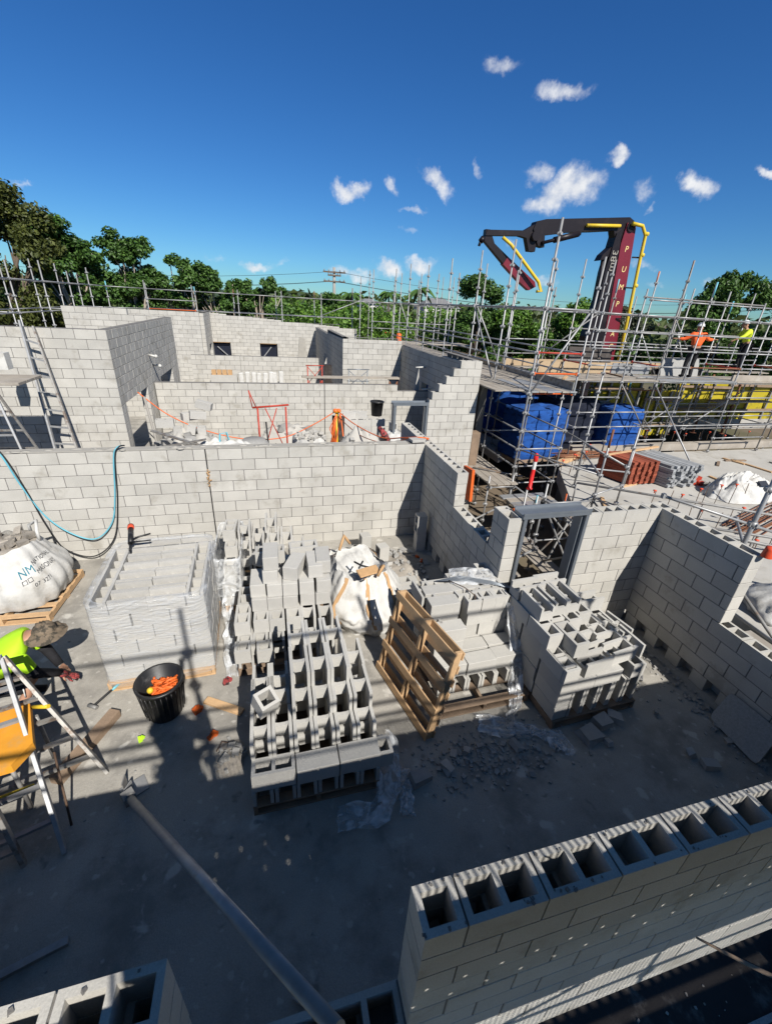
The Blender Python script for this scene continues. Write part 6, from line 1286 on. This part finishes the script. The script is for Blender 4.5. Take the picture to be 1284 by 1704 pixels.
# two workers on the high deck
def standing(label,x,y,z,face,shirt,pants,bend=0,arms=None,st=.13):
    f=V((face[0],face[1],0)).normalized(); s_=V((f.y,-f.x,0)); B=V((x,y,z)); lean=f*bend
    J=dict(pel=B+V((0,0,.96)),che=B+lean*.6+V((0,0,1.34)),nec=B+lean+V((0,0,1.50)),hea=B+lean*1.15+f*.04+V((0,0,1.63)))
    for q,k in ((1,'R'),(-1,'L')):
        J['sh'+k]=B+lean*.75+s_*q*.20+V((0,0,1.42)); a=(arms or {}).get(k,((.12,.06,-.26),(.26,.02,-.45)))
        J['el'+k]=J['sh'+k]+s_*q*a[0][0]+f*a[0][1]+V((0,0,a[0][2])); J['wr'+k]=J['sh'+k]+s_*q*a[1][0]+f*a[1][1]+V((0,0,a[1][2]))
        J['hi'+k]=B+s_*q*.09+V((0,0,.92)); J['kn'+k]=B+s_*q*(.09+(st-.09)*.6)+f*.05+V((0,0,.50)); J['an'+k]=B+s_*q*st+V((0,0,.09))
    t,P=worker(label,(x,y,z),tuple(f),J,shirt,pants); helmet(t,P['hea']+V((0,0,.03)),f)
    m=MB(); 
    for k in 'LR': hand(m,P['wr'+k],(P['wr'+k]-P['el'+k]),(0,0,1),.085,.4)
    m.build('hands','skin',t); return t
standing('worker in orange hi-vis shirt and white helmet on the high deck, arms spread',11.45,5.0,2.62,(.3,1),'hiorange','dark',.05,{'L':((.20,.06,-.17),(.42,.12,-.16)),'R':((.22,.06,-.15),(.44,.12,-.13))})
standing('worker in yellow hi-vis shirt and white helmet leaning to the left on the high deck',14.55,5.65,2.80,(-1,.5),'hiyellow','dark',.22,{'L':((.1,.2,-.2),(.1,.42,-.30)),'R':((.1,.12,-.26),(.06,.25,-.45))})
# the photographer, whose shadow lies on the floor
t=standing('photographer standing on the near deck holding a phone, seen only as a shadow',-2.93,-8.06,2.45,(.27,.96),'dark','dark',.0,{'L':((.12,.10,-.22),(-.06,.40,.10)),'R':((.12,.10,-.22),(-.10,.40,.10))},st=.27)
ph=CAM-_f*.035-_u*.045+_r*.02
m=MB(); m.box(ph,(.075,.155,.008),Matrix((_r,_u,_f)).transposed(),.003); tag(m.build('phone','black'),'black phone held up by the photographer on the near deck','phone')
# ------------------------------------------------------------------ trees, houses, distance
def leaves(mb,c,r,n,sz,rn,flat=.8,droop=0.):
    if n<1: return
    c=np.array(c); d=rn.normal(size=(n,3)); d/=np.linalg.norm(d,axis=1)[:,None]; q=rn.random(n)**.42; p=c+d*(q[:,None]*r)*np.array([1,1,flat])
    nr=d*.6+rn.normal(size=(n,3))*.55+np.array([0,0,.55]); nr/=np.linalg.norm(nr,axis=1)[:,None]
    a=np.cross(nr,rn.normal(size=(n,3))); a/=np.linalg.norm(a,axis=1)[:,None]; b=np.cross(nr,a); a[:,2]-=droop
    s=(sz*(.6+.8*rn.random(n)))[:,None]; w=s*.34
    vs=np.stack([p-a*s*.5,p+b*w+nr*w*.25,p+a*s*.5,p-b*w+nr*w*.25],1).reshape(-1,3); o=len(mb.v)
    mb.v.extend(map(tuple,vs.tolist())); mb.f.extend([(o+4*i,o+4*i+1,o+4*i+2,o+4*i+3) for i in range(n)]); mb.sm.extend([False]*n)
def tree(name,label,base,cl,lm='leaf',bark='bark',lsz=.28,dens=260,trunk=.14,sd=1,group=None,cat='tree',limbs=True,bare=0,flat=.75,droop=0.):
    """cl: list of (centre, radius) leaf clumps (absolute)"""
    rn=np.random.default_rng(sd); r=random.Random(sd); t=thing(name,label,cat,base,group); base=V(base)
    cx=sum((V(c) for c,_ in cl),V((0,0,0)))/len(cl); fork=base.lerp(V((cx.x,cx.y,cx.z)),.45)+V((r.uniform(-.3,.3),r.uniform(-.3,.3),0))
    m=MB(); m.path([base-V((0,0,.2)),base.lerp(fork,.5)+V((r.uniform(-.15,.15),0,0)),fork],[trunk*1.25,trunk,trunk*.8],9); m.build('trunk',bark,t)
    for i,(c,rad) in enumerate(cl):
        if not limbs or (i%2 and len(cl)>9): continue
        c=V(c); k=fork.lerp(c,.45)+V((r.uniform(-.4,.4),r.uniform(-.4,.4),r.uniform(-.5,.1))); m=MB(); m.path([fork,k,c.lerp(k,.35)+V((r.uniform(-.2,.2),0,r.uniform(-.1,.2))),c],[trunk*.6,trunk*.42,trunk*.3,trunk*.12],7)
        m.path([k,k.lerp(c,.6)+V((r.uniform(-.6,.6),r.uniform(-.5,.5),r.uniform(0,.5)))],[trunk*.3,trunk*.1],6); m.build('limb',bark,t)
    m=MB()
    for c,rad in cl:
        k=max(3,int(rad*3.2)); 
        for j in range(k):
            d=rn.normal(size=3); d/=np.linalg.norm(d); cc=np.array(c)+d*rad*.62*np.array([1,1,flat]); leaves(m,cc,rad*.56,int(dens*rad*rad/k*4.2),lsz*.66,rn,flat,droop)
    m.build('crown',lm,t); return t
def spread(cx,cy,cz,rx,ry,rz,n,r0,r1,sd):
    r=random.Random(sd); out=[]
    for i in range(n):
        a=r.random()*6.28; q=math.sqrt(r.random()); z=r.uniform(-1,1); k=math.sqrt(max(0,1-z*z*.7)); out.append(((cx+rx*q*k*math.cos(a),cy+ry*q*k*math.sin(a),cz+rz*z),r.uniform(r0,r1)))
    return out
G_='trees behind the left scaffold'
tree('broadleaf_tree','tallest dark olive tree at the left edge',(-19.5,28.5,-1.5),spread(-19.6,28.6,4.8,3.2,2.4,4.6,28,1.1,1.8,11)+[((-17.9,29.5,9.2),.75),((-18.6,29.3,9.9),.6),((-16.6,29.8,7.6),1.0)],'leafo','barkd',.34,190,.28,11,G_,droop=.35)
tree('frangipani_tree','dark green tree next to the tallest tree, its lobed crown behind the red-topped uprights',(-15.6,30.4,-1.5),spread(-15.8,30.4,5.0,2.2,1.6,2.8,22,.8,1.25,21)+[((-15.9,30.4,7.2),1.0),((-14.8,30.6,7.2),.8)],'leaf','bark',.34,150,.16,21,G_)
tree('frangipani_tree','tall round-crowned green tree with pale forked limbs above the stepped wall',(-12.2,31.2,-1.5),spread(-12.2,31.2,5.2,2.3,1.6,1.9,18,.8,1.2,22)+[((-12.4,31.2,7.6),1.0),((-11.2,31.4,7.3),.9),((-13.2,31.2,7.0),.9)],'leaf','bark',.34,150,.16,22,G_)
tree('frangipani_tree','open green tree with white twisted limbs in the middle of the left row',(-8.6,31.8,-1.5),spread(-8.8,31.8,4.9,2.2,1.4,1.6,20,.7,1.1,23)+[((-9.4,31.8,6.5),.35),((-8.2,31.9,5.9),.7)],'leaf','bark',.34,140,.15,23,G_)
tree('frangipani_tree','lower green tree whose pale trunk leans right above the far wall',(-5.8,32.2,-1.5),spread(-5.8,32.2,4.6,2.3,1.4,1.3,18,.7,1.0,24)+[((-5.0,32.2,5.3),.6)],'leaf','bark',.34,140,.15,24,G_)
tree('frangipani_tree','small end tree of the left row with tufts against the sky',(-2.9,32.4,-1.5),spread(-3.2,32.4,4.5,2.0,1.2,1.2,15,.6,.9,25)+[((-1.9,32.4,5.2),.75),((-1.3,32.4,4.9),.55),((-2.2,32.4,5.6),.5)],'leaf','bark',.34,140,.13,25,G_)
# dark undergrowth behind those trees
m=MB(); rn=np.random.default_rng(5)
for k in range(120): leaves(m,(-22+k*.175+rn.normal()*.3,33.6+rn.random()*1.5,-.5+rn.random()*(6.6-k*.016)),1.1,120,.28,rn)
o=tag(m.build('hedge_undergrowth','leaf'),'dark undergrowth mass behind the left tree row','undergrowth',None,'stuff')
G2='trees behind the right scaffold'
tree('broadleaf_tree','dense dark rounded tree standing behind the left end of the pump boom',(14.6,28.6,-1.5),spread(14.4,28.6,3.4,2.3,1.7,2.9,20,1.0,1.4,31)+[((14.0,28.6,6.3),1.0)],'leaf','barkd',.34,170,.2,31,G2)
tree('broadleaf_tree','bright green spreading tree behind the maroon boom column',(20.5,25.5,-1.5),spread(20.4,25.5,3.0,2.6,1.8,1.9,16,.9,1.4,32),'leafb','barkd',.34,170,.2,32,G2)
tree('broadleaf_tree','second bright green tree to the left of the boom column',(17.6,27.2,-1.5),spread(17.5,27.2,2.6,1.8,1.5,1.8,11,.8,1.2,36),'leafb','barkd',.34,170,.2,36,G2)
tree('gum_tree','thin grey-green tree behind the right rails',(24.5,23.2,-1.5),spread(24.3,23.2,3.0,2.2,1.8,2.0,14,.9,1.2,33),'leafy','bark',.32,110,.18,33,G2,droop=.5)
tree('gum_tree','large dark drooping tree behind the worker in yellow',(29.2,18.3,-1.5),spread(29.0,18.3,3.6,3.0,2.4,3.2,20,1.0,1.6,34)+[((27.0,18.6,6.4),1.0),((28.4,18.4,7.2),1.0)],'leaf','barkd',.34,160,.25,34,G2,droop=.6)
tree('gum_tree','dark tree at the far right edge behind the scaffold',(32.5,13.5,-1.5),spread(32.5,13.5,3.8,2.6,2.4,3.4,14,1.0,1.6,35),'leaf','barkd',.36,130,.25,35,G2,droop=.6)
m=MB(); rn=np.random.default_rng(6)
for k in range(150):
    f=k/149; x=12+26*f; y=33-23*f+rn.normal()*.5; leaves(m,(x,y,-.6+rn.random()*4.0),1.2,110,.28,rn)
tag(m.build('hedge_undergrowth','leaf'),'dark green undergrowth mass behind the right scaffold','undergrowth',None,'stuff')
# mid-distance greenery between
m=MB(); rn=np.random.default_rng(7)
for k in range(170):
    f=rn.random(); az_=math.radians(-3+26*f); d=44+rn.random()*16; leaves(m,(CAM.x+d*math.sin(az_),CAM.y+d*math.cos(az_),-.5+rn.random()*4.3),1.5,110,.36,rn)
tag(m.build('shrubbery','leafb'),'yellowish green shrubs beyond the far walls','shrubs',None,'stuff')
m=MB(); rn=np.random.default_rng(8)
for k in range(900):
    f=rn.random(); az_=math.radians(-62+135*f); d=75+rn.random()**1.5*260; z=-1+rn.random()*(2.0+d*.014); leaves(m,(CAM.x+d*math.sin(az_),CAM.y+d*math.cos(az_),z),d*.028,20,d*.016,rn)
tag(m.build('distant_wood','leaff'),'far-off band of trees along the horizon','wood',None,'stuff')
tree('broadleaf_tree','dark green tree beside the power pole',(4.9,52,-1.5),spread(5.0,52,3.4,2.2,1.8,2.0,12,1.0,1.5,41),'leaf','barkd',.5,80,.2,41)
def palm(x,y,h,label,sd):
    r=random.Random(sd); t=thing('palm_tree',label,'palm',(x,y,-1.5),'distant palms'); m=MB(); m.path([(x,y,-1.5),(x+.2,y,h*.5),(x+.1,y,h)],[.22,.16,.14],8); m.build('trunk','barkd',t)
    m=MB()
    for k in range(15):
        a=k*6.28/15+r.random()*.3; up=r.uniform(.2,1.1); pts=[V((x+.1+math.cos(a)*q*2.3,y+math.sin(a)*q*2.3,h+up*q*1.6-q*q*2.1)) for q in np.linspace(0,1,7)]
        side=V((-math.sin(a),math.cos(a),0)); vs=[]
        for i,p in enumerate(pts): w_=.30*math.sin(PI*(i+.6)/7.2); vs+=[p-side*w_-V((0,0,w_*.7)),p,p+side*w_-V((0,0,w_*.7))]
        m.add(vs,[(3*i+j,3*i+j+1,3*i+j+4,3*i+j+3) for i in range(6) for j in(0,1)])
    m.build('crown','leaf',t)
for i,(az_,d,h,lb) in enumerate(((10.1,75,5.6,'left palm of the three beyond the far scaffold'),(14.6,78,6.2,'middle palm of the three beyond the far scaffold'),(18.2,62,6.4,'right palm of the three beyond the far scaffold, fullest crown'))): palm(CAM.x+d*math.sin(math.radians(az_)),CAM.y+d*math.cos(math.radians(az_)),h,lb,50+i)
def house(az_,d,w_,h,label,roof='roofg',rz=0,sd=0):
    x=CAM.x+d*math.sin(math.radians(az_)); y=CAM.y+d*math.cos(math.radians(az_)); t=thing('house',label,'house',(x,y,-1.5)); R=Matrix.Rotation(rz,3,'Z'); D=w_*.7
    m=MB(); m.box((x,y,(h-1.5)/2),(w_,D,h+1.5),R); m.build('wall','house',t)
    m=MB(); e=.5; c=[V((x,y,0))+R@V(q) for q in ((-w_/2-e,-D/2-e,h),(w_/2+e,-D/2-e,h),(w_/2+e,D/2+e,h),(-w_/2-e,D/2+e,h),(-w_*.2,0,h+w_*.22),(w_*.2,0,h+w_*.22))]; m.add(c,[(0,1,5,4),(1,2,5),(2,3,4,5),(3,0,4),(0,3,2,1)]); m.build('roof',roof,t)
    for q in (-.28,.05,.32):
        m=MB(); m.box(V((x,y,h*.55))+R@V((q*w_,-D/2-.02,0)),(w_*.14,.06,h*.28),R); m.build('window','glass',t)
house(12.2,120,5,4.6,'small white house beyond the far scaffold','roofg',.3); house(14.2,100,4.5,3.2,'white gable end among the trees beyond the far scaffold','roofg',-.3); house(20.5,150,12,4.6,'blue-grey roofed house behind the palms','roofg',.1); house(-1.2,60,9,1.3,'dark roofed low house behind the far window wall','roofg',.4); 
# power pole
t=thing('power_pole','pale power pole with cross-arms rising behind the far wall','power pole',(6.85,60,-1.5)); m=MB(); m.tube((6.85,60,-1.5),(6.85,60,8.75),.30,10,.17); m.build('pole','polec',t)
for z,w_ in ((8.15,1.55),(7.75,.9),(7.0,1.5)):
    m=MB(); m.bx(6.85-w_,59.72,z-.09,6.85+w_,59.86,z+.09); m.build('cross_arm','barkd',t)
    m=MB()
    for q in (-.9,-.5,.5,.9): m.lathe((6.85+q*w_,59.8,z+.09),[(.05,0),(.10,.06),(.05,.12),(.09,.2),(0,.24)],8)
    m.build('insulator','galvd',t)
m=MB(); m.box((6.7,59.7,3.6),(.5,.4,.9),None,.05); m.build('switch_box','galvd',t)
for i,(z,y0) in enumerate(((8.25,59.8),(7.1,59.8),(7.05,60))):
    m=MB(); 
    for (x1,y1) in ((-60,72),(80,50)):
        m.path([V((6.85,y0,z)).lerp(V((x1,y1,z+.5)),f)-V((0,0,4*f*(1-f)*2.2)) for f in np.linspace(0,1,14)],.022,5)
    tag(m.build('power_line','rubber'),('top power line strung across the sky from the pole','middle power line strung from the pole','lowest power line strung from the pole')[i],'cable')
# parked car on the far road
cx,cy=CAM.x+64*math.sin(math.radians(14.4)),CAM.y+64*math.cos(math.radians(14.4))
t=thing('parked_car','silver hatchback with red tail panel parked beyond the far scaffold','car',(cx,cy,-.2)); m=MB()
pr=[(-1.9,.35),(-1.95,.9),(-1.7,1.05),(-1.3,1.6),(.3,1.65),(1.0,1.1),(1.9,.95),(1.95,.35)]
m.prism([(cx-.85,cy+x,z) for x,z in pr],(1.7,0,0)); m.build('body','carw',t)
m=MB(); m.prism([(cx-.7,cy-1.74,1.08),(cx+.7,cy-1.74,1.08),(cx+.6,cy-1.40,1.52),(cx-.6,cy-1.40,1.52)],(0,.05,0)); m.build('rear_window','glass',t)
m=MB(); m.box((cx+.05,cy-1.97,.95),(1.0,.04,.5)); m.build('tail_panel','cap',t)
for sx in(-1,1):
    for sy in(-1.2,1.2): m=MB(); m.tube((cx+sx*.75,cy+sy,.33),(cx+sx*.9,cy+sy,.33),.33,14); m.build('wheel','rubber',t)
m=MB(); m.bx(cx-5,cy-4,-1.5,cx+8,cy+6,0); tag(m.build('bank','earth'),kind='structure')
m=MB(); m.lathe((4.15,16.6,2.65),[(.16,0),(.14,.35),(.10,.4),(0,.42)],12); tag(m.build('orange_water_cooler','orange'),'small orange container on the rear scaffold deck','container')
# ------------------------------------------------------------------ blocks the photo shows least of become one object
bpy.context.view_layer.update(); dg=bpy.context.evaluated_depsgraph_get()
BL_=[o for o in COL.objects if o.name.startswith('concrete_block')]
def seen(o):
    n=0; mwo=Matrix.LocRotScale(o.location,o.rotation_euler,None)
    bb=[V(c) for c in o.bound_box]; lo=V((min(c.x for c in bb),min(c.y for c in bb),min(c.z for c in bb))); hi=V((max(c.x for c in bb),max(c.y for c in bb),max(c.z for c in bb)))
    for fx in (.04,.27,.5,.73,.96):
        for fy in (.08,.5,.92):
            for fz in (.1,.5,.97):
                p=mwo@V((lo.x+(hi.x-lo.x)*fx,lo.y+(hi.y-lo.y)*fy,lo.z+(hi.z-lo.z)*fz)); org=CAM.copy()+_f*.05
                for _ in range(5):
                    d=p-org
                    hit,loc,nm,ix,ob,mx=sc.ray_cast(dg,org,d.normalized(),distance=d.length+.03)
                    if hit and ob.name.startswith(('shrink_wrap','plastic_sheet','film')): org=loc+d.normalized()*.004; continue
                    if hit and ob.original==o: n+=1
                    break
    return n/((o.location-CAM).length**2)
RK=sorted(((seen(o),i) for i,o in enumerate(BL_)),reverse=True)
rest=[BL_[i] for k,(v_,i) in enumerate(RK) if k>=290 or v_<=0]
m=MB()
for o in rest:
    T_=Matrix.LocRotScale(o.location,o.rotation_euler,None); m.add([T_@v.co for v in o.data.vertices],[tuple(p.vertices) for p in o.data.polygons]); bpy.data.objects.remove(o)
if rest: tag(m.build('hidden_blocks','lblock'),'grey blocks deep inside the stacks, mostly hidden by the outer ones','blocks',None,'stuff')
print('blocks kept',len(BL_)-len(rest),'merged',len(rest))
